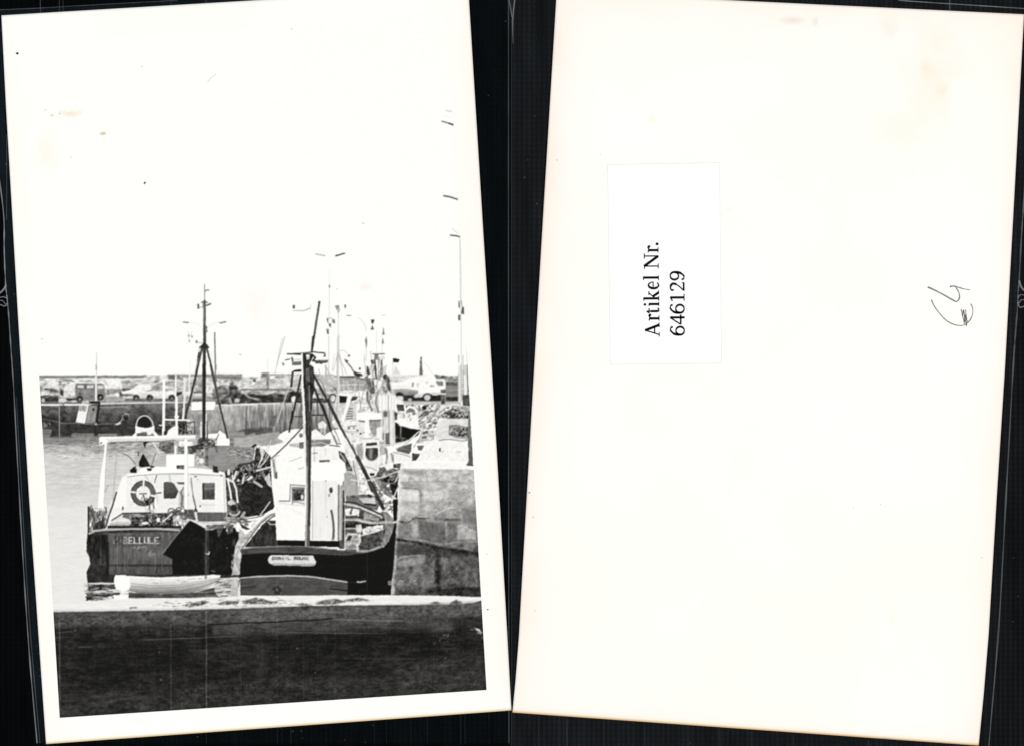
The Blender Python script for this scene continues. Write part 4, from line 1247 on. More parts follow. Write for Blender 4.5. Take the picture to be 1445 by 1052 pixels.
    for q, g in (([(140, 150), (270, 150), (270, 175), (150, 175)], 172), ([(120, 230), (240, 235), (240, 262), (140, 268)], 160), ([(120, 275), (230, 280), (240, 350), (110, 350)], 226),
                 ([(262, 290), (390, 290), (385, 345), (262, 350)], 214), ([(430, 280), (560, 280), (560, 330), (430, 340)], 182), ([(110, 355), (240, 370), (220, 440), (105, 440)], 208),
                 ([(350, 430), (430, 385), (500, 410), (500, 460), (350, 465)], 150), ([(505, 400), (600, 390), (605, 500), (510, 500)], 140), ([(480, 510), (600, 540), (605, 600), (480, 590)], 176),
                 ([(230, 470), (400, 490), (410, 600), (230, 590)], 112), ([(100, 490), (190, 490), (180, 590), (95, 590)], 135), ([(190, 490), (228, 490), (225, 580), (190, 580)], 178),
                 ([(85, 740), (270, 700), (270, 750), (100, 780)], 150), ([(80, 790), (330, 780), (330, 900), (70, 900)], 118), ([(270, 650), (460, 670), (440, 720), (280, 710)], 62),
                 ([(345, 680), (375, 690), (370, 940), (345, 940)], 52), ([(90, 620), (270, 640), (260, 690), (85, 700)], 78), ([(480, 680), (620, 700), (625, 780), (480, 760)], 84),
                 ([(430, 915), (560, 905), (630, 930), (634, 965), (370, 955)], 44), ([(300, 910), (350, 910), (350, 940), (300, 940)], 50)):
        po(Q, q, g, n=14, sx=5, sy=4, a=.8, soft=1.3)
    for q, g, w, a in (([(120, 228), (240, 224), (300, 220), (450, 228), (585, 232)], 140, 2.0, .6), ([(120, 262), (180, 270), (235, 268), (248, 300), (245, 355)], 110, 2.0, .7),
                       ([(255, 300), (265, 345), (350, 352), (390, 335), (398, 290)], 135, 2.4, .4), ([(425, 300), (440, 278), (520, 272), (565, 280), (562, 330), (480, 345), (428, 335)], 130, 2.4, .35),
                       ([(105, 480), (150, 488), (185, 480), (200, 455), (250, 462), (300, 460)], 50, 2.0, .9), ([(345, 466), (420, 470), (500, 468)], 75, 4.0, .8), ([(500, 400), (600, 385)], 120, 2.4, .5),
                       ([(505, 395), (508, 465)], 205, 4.0, .5), ([(350, 432), (390, 410), (430, 388), (470, 395), (500, 410)], 222, 2.2, .7), ([(412, 480), (408, 530), (416, 600)], 205, 1.6, .7), ([(338, 510), (345, 575)], 180, 2.2, .6),
                       ([(478, 510), (520, 505), (560, 530), (605, 545)], 205, 2.6, .6), ([(470, 560), (478, 600)], 70, 4.0, .6), ([(230, 590), (330, 600), (400, 596)], 70, 4.0, .5),
                       ([(95, 598), (180, 606), (260, 628), (330, 645), (420, 660), (520, 672), (615, 692)], 20, 4.6, .95), ([(260, 640), (400, 668), (615, 700)], 40, 7.0, .6),
                       ([(140, 592), (210, 598), (270, 606), (330, 622), (400, 628), (480, 612), (610, 610)], 178, 2.2, .7), ([(85, 738), (110, 715), (150, 705), (270, 698)], 190, 2.0, .8),
                       ([(100, 880), (150, 886), (210, 884)], 150, 1.6, .6), ([(330, 740), (326, 800), (330, 860)], 165, 2.4, .55), ([(275, 150), (285, 190), (290, 230)], 160, 2.4, .5), ([(478, 185), (490, 230)], 140, 2.2, .6),
                       ([(130, 150), (200, 172), (270, 148)], 135, 2.6, .6), ([(360, 690), (356, 800), (360, 945)], 40, 6.0, .8), ([(300, 930), (420, 925), (540, 908), (630, 930)], 30, 4.0, .8), ([(600, 470), (612, 520)], 95, 8.0, .5)):
        soft_line(Q, q, w, g, a * .8)
    sc(Q, [(120, 150), (590, 150), (605, 460), (100, 460)], 150, 5, 1.2, (150, 225, 165, 235), (0, 180), .22)
    sc(Q, [(90, 470), (610, 480), (630, 940), (70, 940)], 190, 5, 1.2, (60, 150, 80, 130, 45), (0, 180), .22)
    sc(Q, [(100, 850), (220, 850), (220, 890), (100, 890)], 10, 2, 1.0, (225, 205))
    dirt(Q, [(118, 140), (592, 146), (612, 500), (96, 440)], 15, 7, 4, 1.2)
    dirt(Q, [(96, 440), (612, 500), (634, 960), (60, 950)], 20, 6, 6, 1.3)
    for q, g, a in (([(125, 280), (225, 278), (235, 345), (118, 345)], 228, .45), ([(268, 295), (385, 292), (380, 345), (268, 348)], 222, .4), ([(435, 285), (555, 285), (555, 325), (440, 335)], 165, .4),
                    ([(125, 232), (240, 232), (235, 262), (140, 262)], 150, .5), ([(240, 490), (400, 500), (400, 590), (240, 585)], 92, .5), ([(420, 480), (475, 480), (475, 595), (425, 600)], 86, .5),
                    ([(190, 495), (228, 495), (222, 585), (190, 585)], 190, .5), ([(480, 515), (600, 545), (600, 598), (485, 592)], 190, .4), ([(108, 500), (180, 500), (175, 590), (100, 590)], 120, .4),
                    ([(150, 150), (265, 152), (260, 180), (160, 178)], 160, .4), ([(100, 740), (265, 705), (268, 760), (110, 790)], 150, .35), ([(505, 400), (600, 400), (606, 520), (520, 480)], 108, .45),
                    ([(90, 625), (262, 645), (262, 690), (90, 700)], 62, .5)):
        po(Q, q, g, n=10, sx=3, sy=3, a=a, soft=1.6)
    dirt(Q, [(118, 140), (592, 146), (634, 960), (60, 950)], 12, 1.5, 1.3, 0, octs=2)
    po(Q, [(552, -60), (578, -60), (584, 115), (545, 112), (553, 90)], 96, n=12, sx=2, sy=9)
    po(E, [(1055, 560), (1080, 560), (1108, 1060), (1060, 1060)], 120, n=16, sx=2, sy=9)
    ln(Q, [(545, 115), (584, 118)], 2.0, 75)

    # --- dinghy and reflections
    po(N, [(80, 735), (300, 730), (330, 860), (440, 855), (500, 840), (1180, 850), (1350, 850), (1380, 690), (1380, 850), (1300, 862), (85, 880), (70, 860)], 232, n=10, sx=10, sy=1.5)
    po(N, [(82, 745), (310, 742), (320, 790), (90, 800)], 52, n=18, sx=9, sy=2)
    po(N, [(75, 820), (360, 815), (350, 838), (200, 855), (70, 885)], 58, n=30, sx=10, sy=1.5)
    ln(N, [(80, 738), (200, 734), (300, 736)], 1.6, 226)
    ln(N, [(85, 812), (190, 806), (300, 790), (350, 800)], 2.8, 205)
    sc(N, [(75, 740), (320, 740), (320, 850), (75, 860)], 40, 12, 1.0, (205, 40, 150, 235), (-4, 4), .7)
    sc(N, [(75, 745), (320, 745), (320, 870), (75, 880)], 40, 10, 1.4, (40, 60, 200, 48), (-4, 4), .8)
    po(N, [(430, 812), (700, 830), (1000, 815), (1160, 770), (1205, 850), (900, 862), (430, 860)], 74, n=24, sx=10, sy=1.5)
    sc(N, [(430, 815), (1190, 800), (1190, 855), (430, 858)], 60, 14, 1.0, (70, 150, 190, 60), (-4, 4), .6)
    po(N, [(300, 838), (420, 836), (430, 870), (310, 878)], 252, n=3)
    po(N, [(1150, 690), (1310, 690), (1305, 850), (1190, 850), (1160, 800)], 206, n=14, sx=8, sy=1.5)
    sc(N, [(1160, 700), (1310, 700), (1310, 850), (1180, 850)], 30, 12, 1.3, (70, 60, 235, 110), (-6, 6), .7)
    ln(N, [(1205, 712), (1270, 700), (1310, 690)], 1.8, 226)
    po(N, [(308, 690), (320, 666), (440, 672), (560, 688), (700, 690), (1000, 678), (1150, 668), (1205, 668), (1205, 688), (1160, 745), (1090, 790), (950, 818), (760, 828), (560, 824), (440, 803), (360, 800), (315, 760)],
       (250, 232, 188, 112), n=6, sx=10, sy=2)
    po(N, [(445, 690), (700, 695), (1150, 676), (1100, 700), (850, 720), (600, 718), (450, 705)], 236, n=5)
    ln(N, [(440, 680), (700, 690), (1000, 680), (1150, 668), (1205, 672)], 1.8, 254)
    for o, g in ((0, 165), (28, 140), (58, 150), (84, 110)):
        ln(N, [(450, 735 + o * .8), (620, 758 + o * .72), (850, 752 + o * .66), (1050, 718 + o * .6), (1195, 690 + o * .3)], 1.2, g, .8)
    sc(N, [(600, 700), (1050, 690), (1050, 735), (650, 740)], 16, 5, 1.2, (150, 190, 170), (-10, 10), .7)
    po(N, [(306, 690), (318, 666), (400, 664), (445, 690), (448, 750), (425, 795), (380, 805), (330, 785), (308, 740)], 254)
    ln(N, [(445, 690), (448, 750), (428, 795)], .9, 214)
    ln(N, [(1080, 400), (1086, 690)], 3.6, 70, .5)

    po(O, [(40, 425), (96, 425), (92, 590), (30, 590)], 196, n=20, sx=4, sy=2)
    ln(O, [(0, 440), (90, 436)], 1.9, 214)
    dirt(L, [(430, 580), (1040, 580), (1040, 680), (430, 680)], 34, 1.8, 2.2, 1.4, octs=2, bias=-.2)
    dirt(M, [(90, 390), (1000, 390), (1000, 1050), (200, 1050)], 7, 3, 3, 0)
    sc(M, [(640, 480), (960, 480), (950, 900), (640, 900)], 30, 9, 1.2, (46, 40, 58), (70, 110), .5)
    # --- parapet in the foreground
    po(None, [(73, 862), (150, 851), (230, 848), (330, 841), (460, 839.2), (556, 839), (640, 840), (680, 843), (681, 848), (662, 853), (545, 854), (380, 857), (230, 861), (73, 864)], 240, n=6, sx=10, sy=2)
    for q in ([(830, 100), (900, 85), (960, 70), (1000, 78), (960, 98), (880, 108)], [(1040, 88), (1110, 72), (1180, 75), (1170, 92), (1060, 98)], [(1190, 75), (1280, 52), (1345, 68), (1410, 80), (1330, 90), (1210, 92)],
              [(520, 112), (560, 108), (570, 116), (525, 120)]):
        po(R, q, 120, n=40, sx=3, sy=1.5, a=.75, soft=.7)
        dirt(R, q, 70, 2.2, 1.2, 1.8, soft=.8, bias=-.5, octs=2)
    for q in ([(270, 92), (310, 70), (400, 60), (440, 70), (540, 52), (612, 70), (500, 76), (440, 80), (380, 95)], [(150, 92), (210, 86), (260, 98), (180, 100)], [(955, 92), (1000, 75), (1040, 90)], [(1080, 92), (1120, 62), (1160, 82), (1140, 92)],
              [(0, 80), (55, 76), (40, 90), (0, 92)]):
        po(S, q, 120, n=40, sx=3, sy=1.5, a=.75, soft=.7)
        dirt(S, q, 70, 2.2, 1.2, 1.8, soft=.8, bias=-.5, octs=2)
    sc(R, [(650, 90), (850, 66), (1440, 50), (1440, 100), (800, 118)], 60, 6, 1.0, (120, 160, 80), (-12, 12), .7)
    sc(S, [(0, 70), (620, 55), (620, 98), (0, 100)], 44, 6, 1.0, (130, 170, 90), (-12, 12), .6)
    ln(R, [(660, 100), (700, 98)], .8, 190)
    po(None, [(73, 863), (110, 862.4), (230, 860.6), (300, 859), (380, 856.5), (440, 854), (545, 853), (640, 852.5), (668, 850), (681, 846), (690, 975), (84, 1016)], (72, 54, 42, 37, 36, 35, 36, 38, 40), n=10, sx=9, sy=3)
    po(None, [(73, 863), (230, 861), (400, 857), (400, 874), (240, 882), (74, 884)], 84, n=24, sx=6, sy=3, a=.8, soft=2.5)
    po(None, [(340, 858), (545, 854), (681, 849), (682, 868), (545, 873), (340, 880)], 96, n=22, sx=5, sy=3, a=.85, soft=2)
    po(None, [(300, 879), (460, 873), (640, 873), (640, 890), (460, 893), (300, 897)], 82, n=16, sx=12, sy=2, a=.75, soft=2.5)
    po(None, [(560, 935), (686, 925), (686, 973), (540, 980)], 62, n=18, sx=5, sy=4, a=.7, soft=5)
    po(None, [(84, 980), (400, 955), (686, 950), (686, 973), (84, 1012)], 56, n=18, sx=6, sy=3, a=.7, soft=4)
    po(None, [(110, 918), (260, 905), (280, 940), (130, 950)], 26, n=10, sx=14, sy=2, a=.7, soft=7)
    po(None, [(340, 900), (600, 885), (620, 910), (360, 930)], 28, n=10, sx=14, sy=2, a=.6, soft=7)
    sc(None, [(76, 868), (300, 866), (300, 890), (76, 892)], 120, 5, 1.0, (110, 34, 95, 30), (-25, 25), .6)
    sc(None, [(320, 860), (680, 853), (682, 876), (320, 880)], 240, 3, 1.0, (125, 55, 110, 40), (0, 180), .55)
    sc(None, [(80, 890), (680, 876), (686, 970), (86, 1008)], 300, 8, .9, (62, 24, 66, 20, 50), (-6, 4), .35)
    dirt(None, [(76, 868), (681, 852), (686, 972), (85, 1010)], 9, 1.6, 1.3, 0, octs=2)
    dirt(None, [(76, 868), (681, 852), (686, 972), (85, 1010)], 7, 22, 9, 0)
    dirt(None, [(76, 868), (681, 852), (686, 972), (85, 1010)], 4, 40, 1.2, 0, octs=1)
    dirt(None, [(76, 868), (681, 852), (686, 972), (85, 1010)], 3, 1.2, 40, 0, octs=1)
    sc(None, [(80, 890), (680, 876), (686, 970), (86, 1008)], 160, 2.0, 1.0, (80, 20, 70, 88), (0, 180), .4)
    ln(S, [(-80, 205), (60, 198), (160, 190), (290, 188), (380, 178)], 1.8, 28)
    ln(R, [(1000, 215), (1100, 212), (1200, 205), (1440, 198)], 1.6, 26)
    ln(S, [(380, 183), (600, 190), (800, 192)], 1.4, 125, .8)
    ln(S, [(100, 262), (380, 266), (700, 268)], .9, 112, .7)
    ln(S, [(450, 418), (880, 420)], .9, 78, .7)
    ln(R, [(610, 306), (850, 298), (1170, 284)], 1.0, 105, .8)
    ln(R, [(930, 372), (1100, 362)], .8, 76, .7)
    ln(R, [(90, 262), (180, 258)], 1.2, 96, .7)
    ln(R, [(220, 352), (300, 346)], 1.4, 92, .7)
    ln(R, [(60, 292), (220, 290)], 1.2, 76, .7)
    po(S, [(190, 104), (240, 102), (232, 122), (200, 126)], 34, n=16, a=.8, soft=1.4)
    sc(S, [(1200, 230), (1285, 230), (1285, 295), (1230, 290)], 10, 5, 1.8, (205, 235, 150), (0, 40))
    sc(S, [(950, 270), (1100, 270), (1100, 330), (950, 330)], 12, 3, 1.2, (130, 105), (40, 140), .7)
    for c, x, y in ((R, 195, 252), (R, 710, 546), (S, 275, 502), (S, 168, 358), (S, 1055, 415), (R, 700, 380)):
        el(c, x, y, 4, 4, 120)
    po(R, [(1270, 310), (1330, 300), (1350, 500), (1290, 640)], 62, n=16, sx=3, sy=6, a=.5, soft=4)
    sc(R, [(1180, 480), (1440, 480), (1440, 680), (1180, 700)], 80, 8, 1.0, (80, 66, 24), (20, 160), .5)

    # --- marks across the print: scanner streaks painted as fine pale vertical lines
    for x, y0, y1, a in ((84, 866, 1010, .35), (290.6, 690, 1000, .2), (291.4, 862, 999, .16), (241, 880, 1004, .2), (205.5, 640, 900, .12), (166, 560, 880, .08), (340, 880, 996, .07), (391, 700, 985, .1), (473, 880, 990, .07),
                         (545, 870, 985, .06), (612, 870, 980, .06), (518, 760, 850, .14), (428, 770, 985, .07)):
        ln(None, [(x, y0), (x + .4, y1)], 1.1, 200, a)
    # overall grain, tone rolls and softness of the print
    G += 6.5 * fbm(CH, CW, 2.6, 2.2, 901, 2) * np.clip((252 - G) / 60, 0, 1) * np.clip((G - 5) / 50, .3, 1)
    G += 5.0 * fbm(CH, CW, 26, 22, 951, 2) * np.clip((246 - G) / 60, 0, 1) * np.clip((G - 20) / 60, 0, 1)
    G += 2.2 * vnoise(CH, CW, 60, 1.6, 77) * np.clip((120 - G) / 80, 0, 1)
    dx = .5 * vnoise(CH, CW, 7, 7, 11) + .25 * vnoise(CH, CW, 2.4, 2.4, 12)
    dy = .5 * vnoise(CH, CW, 7, 7, 13) + .25 * vnoise(CH, CW, 2.4, 2.4, 14)
    yy, xx = np.mgrid[0:CH, 0:CW].astype(np.float32)
    fx, fy = np.clip(xx + dx, 0, CW - 2), np.clip(yy + dy, 0, CH - 2)
    xi, yi = fx.astype(int), fy.astype(int)
    ax, ay = fx - xi, fy - yi
    inner = (G[yi, xi] * (1 - ax) + G[yi, xi + 1] * ax) * (1 - ay) + (G[yi + 1, xi] * (1 - ax) + G[yi + 1, xi + 1] * ax) * ay
    G = blur1(inner, .55 * SS)
    G = G - 11 * np.clip(1 - G / 120, 0, 1) - 5 * np.clip(1 - abs(G - 150) / 90, 0, 1)
    G = np.clip(G + .22 * (G - blur1(G, 1.6 * SS)), 13, 254.5)
    return G
# ---------------------------------------------------------------- helpers
def lin(v):
    v = np.asarray(v, np.float64) / 255.0
    return np.where(v <= .04045, v / 12.92, ((v + .055) / 1.055) ** 2.4)


def alb(rgb):
    return tuple(float(t) for t in lin(rgb) / KLIGHT) + (1.0,)


def mat(name, rough=.6, spec=.1):
    m = bpy.data.materials.new(name)
    m.use_nodes = True
    b = m.node_tree.nodes['Principled BSDF']
    b.inputs['Roughness'].default_value = rough
    b.inputs['Specular IOR Level'].default_value = spec
    return m, m.node_tree, b


def noise_ramp(nt, scale, c0, c1, detail=4, lo=.35, hi=.65, vec=None, stretch=None):
    t = nt.nodes.new('ShaderNodeTexNoise')
    t.inputs['Scale'].default_value = scale
    t.inputs['Detail'].default_value = detail
    r = nt.nodes.new('ShaderNodeValToRGB')
    r.color_ramp.elements[0].position, r.color_ramp.elements[1].position = lo, hi
    r.color_ramp.elements[0].color, r.color_ramp.elements[1].color = c0, c1
    co = nt.nodes.new('ShaderNodeTexCoord')
    if stretch:
        mp = nt.nodes.new('ShaderNodeMapping')
        mp.inputs['Scale'].default_value = stretch
        nt.links.new(co.outputs['Object'], mp.inputs['Vector'])
        nt.links.new(mp.outputs['Vector'], t.inputs['Vector'])
    else:
        nt.links.new(co.outputs['Object'], t.inputs['Vector'])
    nt.links.new(t.outputs['Fac'], r.inputs['Fac'])
    return r.outputs['Color']


def plain(name, rgb, var=.08, scale=900, rough=.7, spec=.05):
    m, nt, b = mat(name, rough, spec)
    a = np.array(alb(rgb)[:3])
    nt.links.new(noise_ramp(nt, scale, tuple(a * (1 - var)) + (1,), tuple(np.minimum(a * (1 + var), .95)) + (1,)), b.inputs['Base Color'])
    return m


def mix(nt, kind, fac, a, b):
    n = nt.nodes.new('ShaderNodeMix')
    n.data_type = 'RGBA'
    n.blend_type = kind
    n.inputs[0].default_value = fac
    for s, v in ((n.inputs[6], a), (n.inputs[7], b)):
        if hasattr(v, 'is_linked'):
            nt.links.new(v, s)
        else:
            s.default_value = v
    return n.outputs[2]


def attr_material(name, grain=.02, rough=.55, spec=.1, scale=2600):
    m, nt, b = mat(name, rough, spec)
    at = nt.nodes.new('ShaderNodeAttribute')
    at.attribute_name = 'Tone'
    g = noise_ramp(nt, scale, (1 - grain,) * 3 + (1,), (1 + grain,) * 3 + (1,), detail=2)
    nt.links.new(mix(nt, 'MULTIPLY', 1.0, at.outputs['Color'], g), b.inputs['Base Color'])
    return m


def new_obj(name, me, parent=None, material=None):
    o = bpy.data.objects.new(name, me)
    scene.collection.objects.link(o)
    if parent:
        o.parent = parent
    if material:
        me.materials.append(material)
    return o


def empty(name, label, category, group=None):
    o = bpy.data.objects.new(name, None)
    scene.collection.objects.link(o)
    o.empty_display_size = .02
    o['label'], o['category'] = label, category
    if group:
        o['group'] = group
    return o


def grid_mesh(name, P, faces=None, tone=None):
    """P: (rows, cols, 3) points; faces: boolean (rows-1, cols-1) of the quads to keep; tone: linear (rows, cols, 3)."""
    r, c = P.shape[:2]
    idx = np.arange(r * c).reshape(r, c)
    q = np.stack([idx[1:, :-1], idx[1:, 1:], idx[:-1, 1:], idx[:-1, :-1]], -1)
    q = q.reshape(-1, 4) if faces is None else q[faces]
    used, inv = np.unique(q, return_inverse=True)
    q = inv.reshape(-1, 4)
    me = bpy.data.meshes.new(name)
    me.vertices.add(len(used))
    me.vertices.foreach_set('co', P.reshape(-1, 3)[used].astype(np.float32).ravel())
    me.loops.add(q.size)
    me.loops.foreach_set('vertex_index', q.astype(np.int32).ravel())
    me.polygons.add(len(q))
    me.polygons.foreach_set('loop_start', np.arange(0, q.size, 4, dtype=np.int32))
    me.update(calc_edges=True)
    if tone is not None:
        at = me.color_attributes.new('Tone', 'FLOAT_COLOR', 'POINT')
        t = tone.reshape(-1, 3)[used]
        at.data.foreach_set('color', np.concatenate([t, np.ones((len(t), 1))], 1).astype(np.float32).ravel())
    return me


def strip_mesh(name, strokes, z, default_w=1.0):
    """flat ribbons along polylines in photograph pixels; each stroke = (points, width or list of widths)"""
    bm = bmesh.new()
    for pts, w in strokes:
        p = np.array(pts, float)
        ws = np.full(len(p), w, float) if np.isscalar(w) else np.array(w, float)
        d = np.gradient(p, axis=0)
        d /= np.linalg.norm(d, axis=1)[:, None] + 1e-9
        nrm = np.stack([-d[:, 1], d[:, 0]], 1)
        a, b = p + nrm * ws[:, None] / 2, p - nrm * ws[:, None] / 2
        va = [bm.verts.new((*XY(*t), z)) for t in a]
        vb = [bm.verts.new((*XY(*t), z)) for t in b]
        for i in range(len(p) - 1):
            bm.faces.new((va[i], va[i + 1], vb[i + 1], vb[i]))
    bmesh.ops.recalc_face_normals(bm, faces=bm.faces)
    for f in bm.faces:
        if f.normal.z < 0:
            f.normal_flip()
    me = bpy.data.meshes.new(name)
    bm.to_mesh(me)
    bm.free()
    return me


def strips(name, strokes, z, parent, material):
    for st in strokes:
        new_obj(name, strip_mesh(name, [st], z), parent, material)


def smooth(pts, n=8):
    p = np.array(pts, float)
    p = np.vstack([2 * p[0] - p[1], p, 2 * p[-1] - p[-2]])
    out = []
    for i in range(1, len(p) - 2):
        for t in np.linspace(0, 1, n, endpoint=False):
            a, b, c, d = p[i - 1], p[i], p[i + 1], p[i + 2]
            out.append(.5 * ((2 * b) + (c - a) * t + (2 * a - 5 * b + 4 * c - d) * t * t + (3 * b - a - 3 * c + d) * t ** 3))
    out.append(p[-2])
    return np.array(out)


Z_FILM, Z_CARD0, Z_CARD1 = 0.00004, 0.00007, 0.00032


def edge_curve(pts):
    p = np.array(pts, float)
    return lambda y: np.interp(y, p[:, 1], p[:, 0])


def card_points(left, right, top, bottom, nr, nc):
    """sheet between two side curves (x of y) and two end lines (y at u=0, y at u=1)"""
    u, v = np.linspace(0, 1, nc)[None, :], np.linspace(0, 1, nr)[:, None]
    yt = top[0] + (top[1] - top[0]) * u
    yb = bottom[0] + (bottom[1] - bottom[0]) * u
    y = yt + (yb - yt) * v
    x = left(y) * (1 - u) + right(y) * u
    # the outer columns follow their own side curve
    return x, y, np.broadcast_to(u, x.shape), np.broadcast_to(v, x.shape)


def card_body(name, x, y, tone, parent, material, side_material):
    P = np.stack([(x - 722.5) * PXM, (526 - y) * PXM, np.full_like(x, Z_CARD1)], -1)
    me = grid_mesh(name, P, tone=tone)
    o = new_obj(name, me, parent, material)
    me.materials.append(side_material)
    bm = bmesh.new()
    bm.from_mesh(me)
    ed = [e for e in bm.edges if e.is_boundary]
    r = bmesh.ops.extrude_edge_only(bm, edges=ed)
    for v in r['geom']:
        if isinstance(v, bmesh.types.BMVert):
            v.co.z = Z_CARD0
    for f in r['geom']:
        if isinstance(f, bmesh.types.BMFace):
            f.material_index = 1
    bmesh.ops.holes_fill(bm, edges=[e for e in bm.edges if e.is_boundary], sides=0)
    bmesh.ops.recalc_face_normals(bm, faces=bm.faces)
    bm.to_mesh(me)
    bm.free()
    return o


# ---------------------------------------------------------------- backdrop: two black sheets under the cards
def black_cloth(name, lo, hi, tint):
    m, nt, b = mat(name, .9, .02)
    co = nt.nodes.new('ShaderNodeTexCoord')

    def wave(direction, period, dist):
        w = nt.nodes.new('ShaderNodeTexWave')
        w.bands_direction = direction
        w.inputs['Scale'].default_value = .314 / (period * PXM) * 1.0
        w.inputs['Distortion'].default_value = dist
        w.inputs['Detail'].default_value = 2
        nt.links.new(co.outputs['Object'], w.inputs['Vector'])
        return w.outputs['Color']
    g = mix(nt, 'MULTIPLY', .6, wave('X', 7.0, .6), wave('Y', 8.0, .6))
    n = noise_ramp(nt, 420, (.15, .15, .15, 1), (1, 1, 1, 1), detail=5, lo=.3, hi=.75, stretch=(1, .12, 1))
    f = mix(nt, 'MULTIPLY', .7, n, g)
    r = nt.nodes.new('ShaderNodeValToRGB')
    a, c = lin(lo) / KLIGHT * np.array([1, 1, 1]), lin(hi) / KLIGHT
    r.color_ramp.elements[0].color = tuple(np.array(a) * tint) + (1,)
    r.color_ramp.elements[1].color = tuple(np.array(c) * tint) + (1,)
    nt.links.new(f, r.inputs['Fac'])
    nt.links.new(r.outputs['Color'], b.inputs['Base Color'])
    return m


def slab(name, x0, y0, x1, y1, z0, z1, material, parent=None):
    bm = bmesh.new()
    bmesh.ops.create_cube(bm, size=1)
    a, b = XY(x0, y1), XY(x1, y0)
    for v in bm.verts:
        v.co = (a[0] if v.co.x < 0 else b[0], a[1] if v.co.y < 0 else b[1], z0 if v.co.z < 0 else z1)
    me = bpy.data.meshes.new(name)
    bm.to_mesh(me)
    bm.free()
    return new_obj(name, me, parent, material)


bd = slab('backdrop', -700, -500, 722, 1550, -.002, 0, black_cloth('black_cloth_left', (3, 3, 4), (11, 14, 15), np.array([.8, 1.0, 1.05])))
bd['kind'], bd['label'], bd['category'] = 'structure', 'black backing sheet under the photo print', 'backdrop'
bd = slab('backdrop', 722.2, -500, 2150, 1550, -.002, 0, black_cloth('black_cloth_right', (10, 11, 12), (34, 36, 38), np.array([.95, 1.0, 1.06])))
bd['kind'], bd['label'], bd['category'] = 'structure', 'black backing sheet under the blank card', 'backdrop'


# ---------------------------------------------------------------- clear plastic sheets behind the cards
def film_material(name, rgb, fac):
    m, nt, b = mat(name, .5, .05)
    b.inputs['Base Color'].default_value = alb(rgb)
    tr = nt.nodes.new('ShaderNodeBsdfTransparent')
    mx = nt.nodes.new('ShaderNodeMixShader')
    n = noise_ramp(nt, 260, (fac * .55,) * 3 + (1,), (fac * 1.4,) * 3 + (1,), detail=6, lo=.3, hi=.7, stretch=(1, .35, 1))
    nt.links.new(n, mx.inputs[0])
    nt.links.new(tr.outputs[0], mx.inputs[1])
    nt.links.new(b.outputs[0], mx.inputs[2])
    nt.links.new(mx.outputs[0], nt.nodes['Material Output'].inputs['Surface'])
    return m


def outline_sheet(name, pts, z, material, parent):
    bm = bmesh.new()
    f = bm.faces.new([bm.verts.new((*XY(*p), z)) for p in pts])
    bmesh.ops.triangulate(bm, faces=[f])
    for f in bm.faces:
        f.normal_update()
        if f.normal.z < 0:
            f.normal_flip()
    me = bpy.data.meshes.new(name)
    bm.to_mesh(me)
    bm.free()
    return new_obj(name, me, parent, material)


film_l = film_material('film_left', (150, 190, 205), .003)
flap_m = film_material('film_flap', (150, 190, 205), .011)
film_r = film_material('film_right', (175, 195, 205), .004)
edge_m = film_material('film_edge', (190, 190, 196), .34)
edge_faint = film_material('film_edge_faint', (175, 178, 182), .12)

sl = empty('plastic_sheet', 'clear plastic sheet with crinkled pale edge under the harbour photo print', 'plastic sheet')
left_edge = smooth([(-14, 60), (-7, 200), (4.5, 300), (5.5, 350), (7.5, 400), (9.5, 420), (12, 446), (15, 490), (19, 549), (26.5, 690), (34.5, 827), (42, 934), (52, 1048)])
outline_sheet('film', [(-30, 15.5), (120, 8), (250, 0), (420, -9), (717.5, -30), (717.5, 1048)] + [tuple(p) for p in left_edge[::-1]], Z_FILM, film_l, sl)
outline_sheet('flap', [tuple(p) for p in left_edge] + [(110, 1040), (90, 900), (60, 500), (30, 60), (-14, 30)], Z_FILM + 5e-6, flap_m, sl)
outline_sheet('flap', [(-30, 15.5), (120, 8), (250, 0), (420, -9), (420, 30), (-14, 45)], Z_FILM + 7e-6, flap_m, sl)
w = 1.3 + .7 * np.sin(np.arange(len(left_edge)) * 1.3) * np.sin(np.arange(len(left_edge)) * .37)
new_obj('edge_fold', strip_mesh('edge_fold', [(left_edge, w)], Z_FILM + 1e-5), sl, edge_m)
new_obj('edge_fold', strip_mesh('edge_fold', [(smooth([(22.5, 560), (30, 690), (38, 827), (46, 934), (56, 1048)]), 1.1)], Z_FILM + 1e-5), sl, edge_faint)
new_obj('edge_fold', strip_mesh('edge_fold', [(smooth([(-20, 14.8), (60, 11.2), (120, 7.6), (250, .4)]), 1.0)], Z_FILM + 1e-5), sl, edge_faint)
strips('crease', [(smooth([(8.4, 402), (5, 408), (0, 413), (-6, 416)]), [1.0] + [2.2] * 23 + [1.2]), (smooth([(9.5, 421), (4, 419), (-5, 421)]), 1.0),
                                       (smooth([(10, 428), (6, 432), (0, 430), (-6, 432)]), 1.2), (smooth([(9, 432), (5, 426), (1, 424), (-5, 427)]), .8)], Z_FILM + 1.5e-5, sl, edge_m)
new_obj('edge_fold', strip_mesh('edge_fold', [([(717.6, -20), (717.4, 300), (717.8, 700), (718.2, 1048)], 1.5)], Z_FILM + 1e-5), sl, film_material('film_seam', (170, 174, 176), .11))
strips('scratch_or_scan_streak', [([(9.2, 190), (9.0, 310)], .8), ([(83, -10), (84, 18)], .9), ([(88.5, -10), (88.8, 18)], .6), ([(56.5, -10), (56.7, 19)], .8), ([(241, -10), (241.3, 9)], .5), ([(290.5, -10), (291, 6)], .7)],
       Z_FILM + 2.5e-5, sl, edge_faint)  # scanner streaks, added as thin pale strips above the cards' top edge
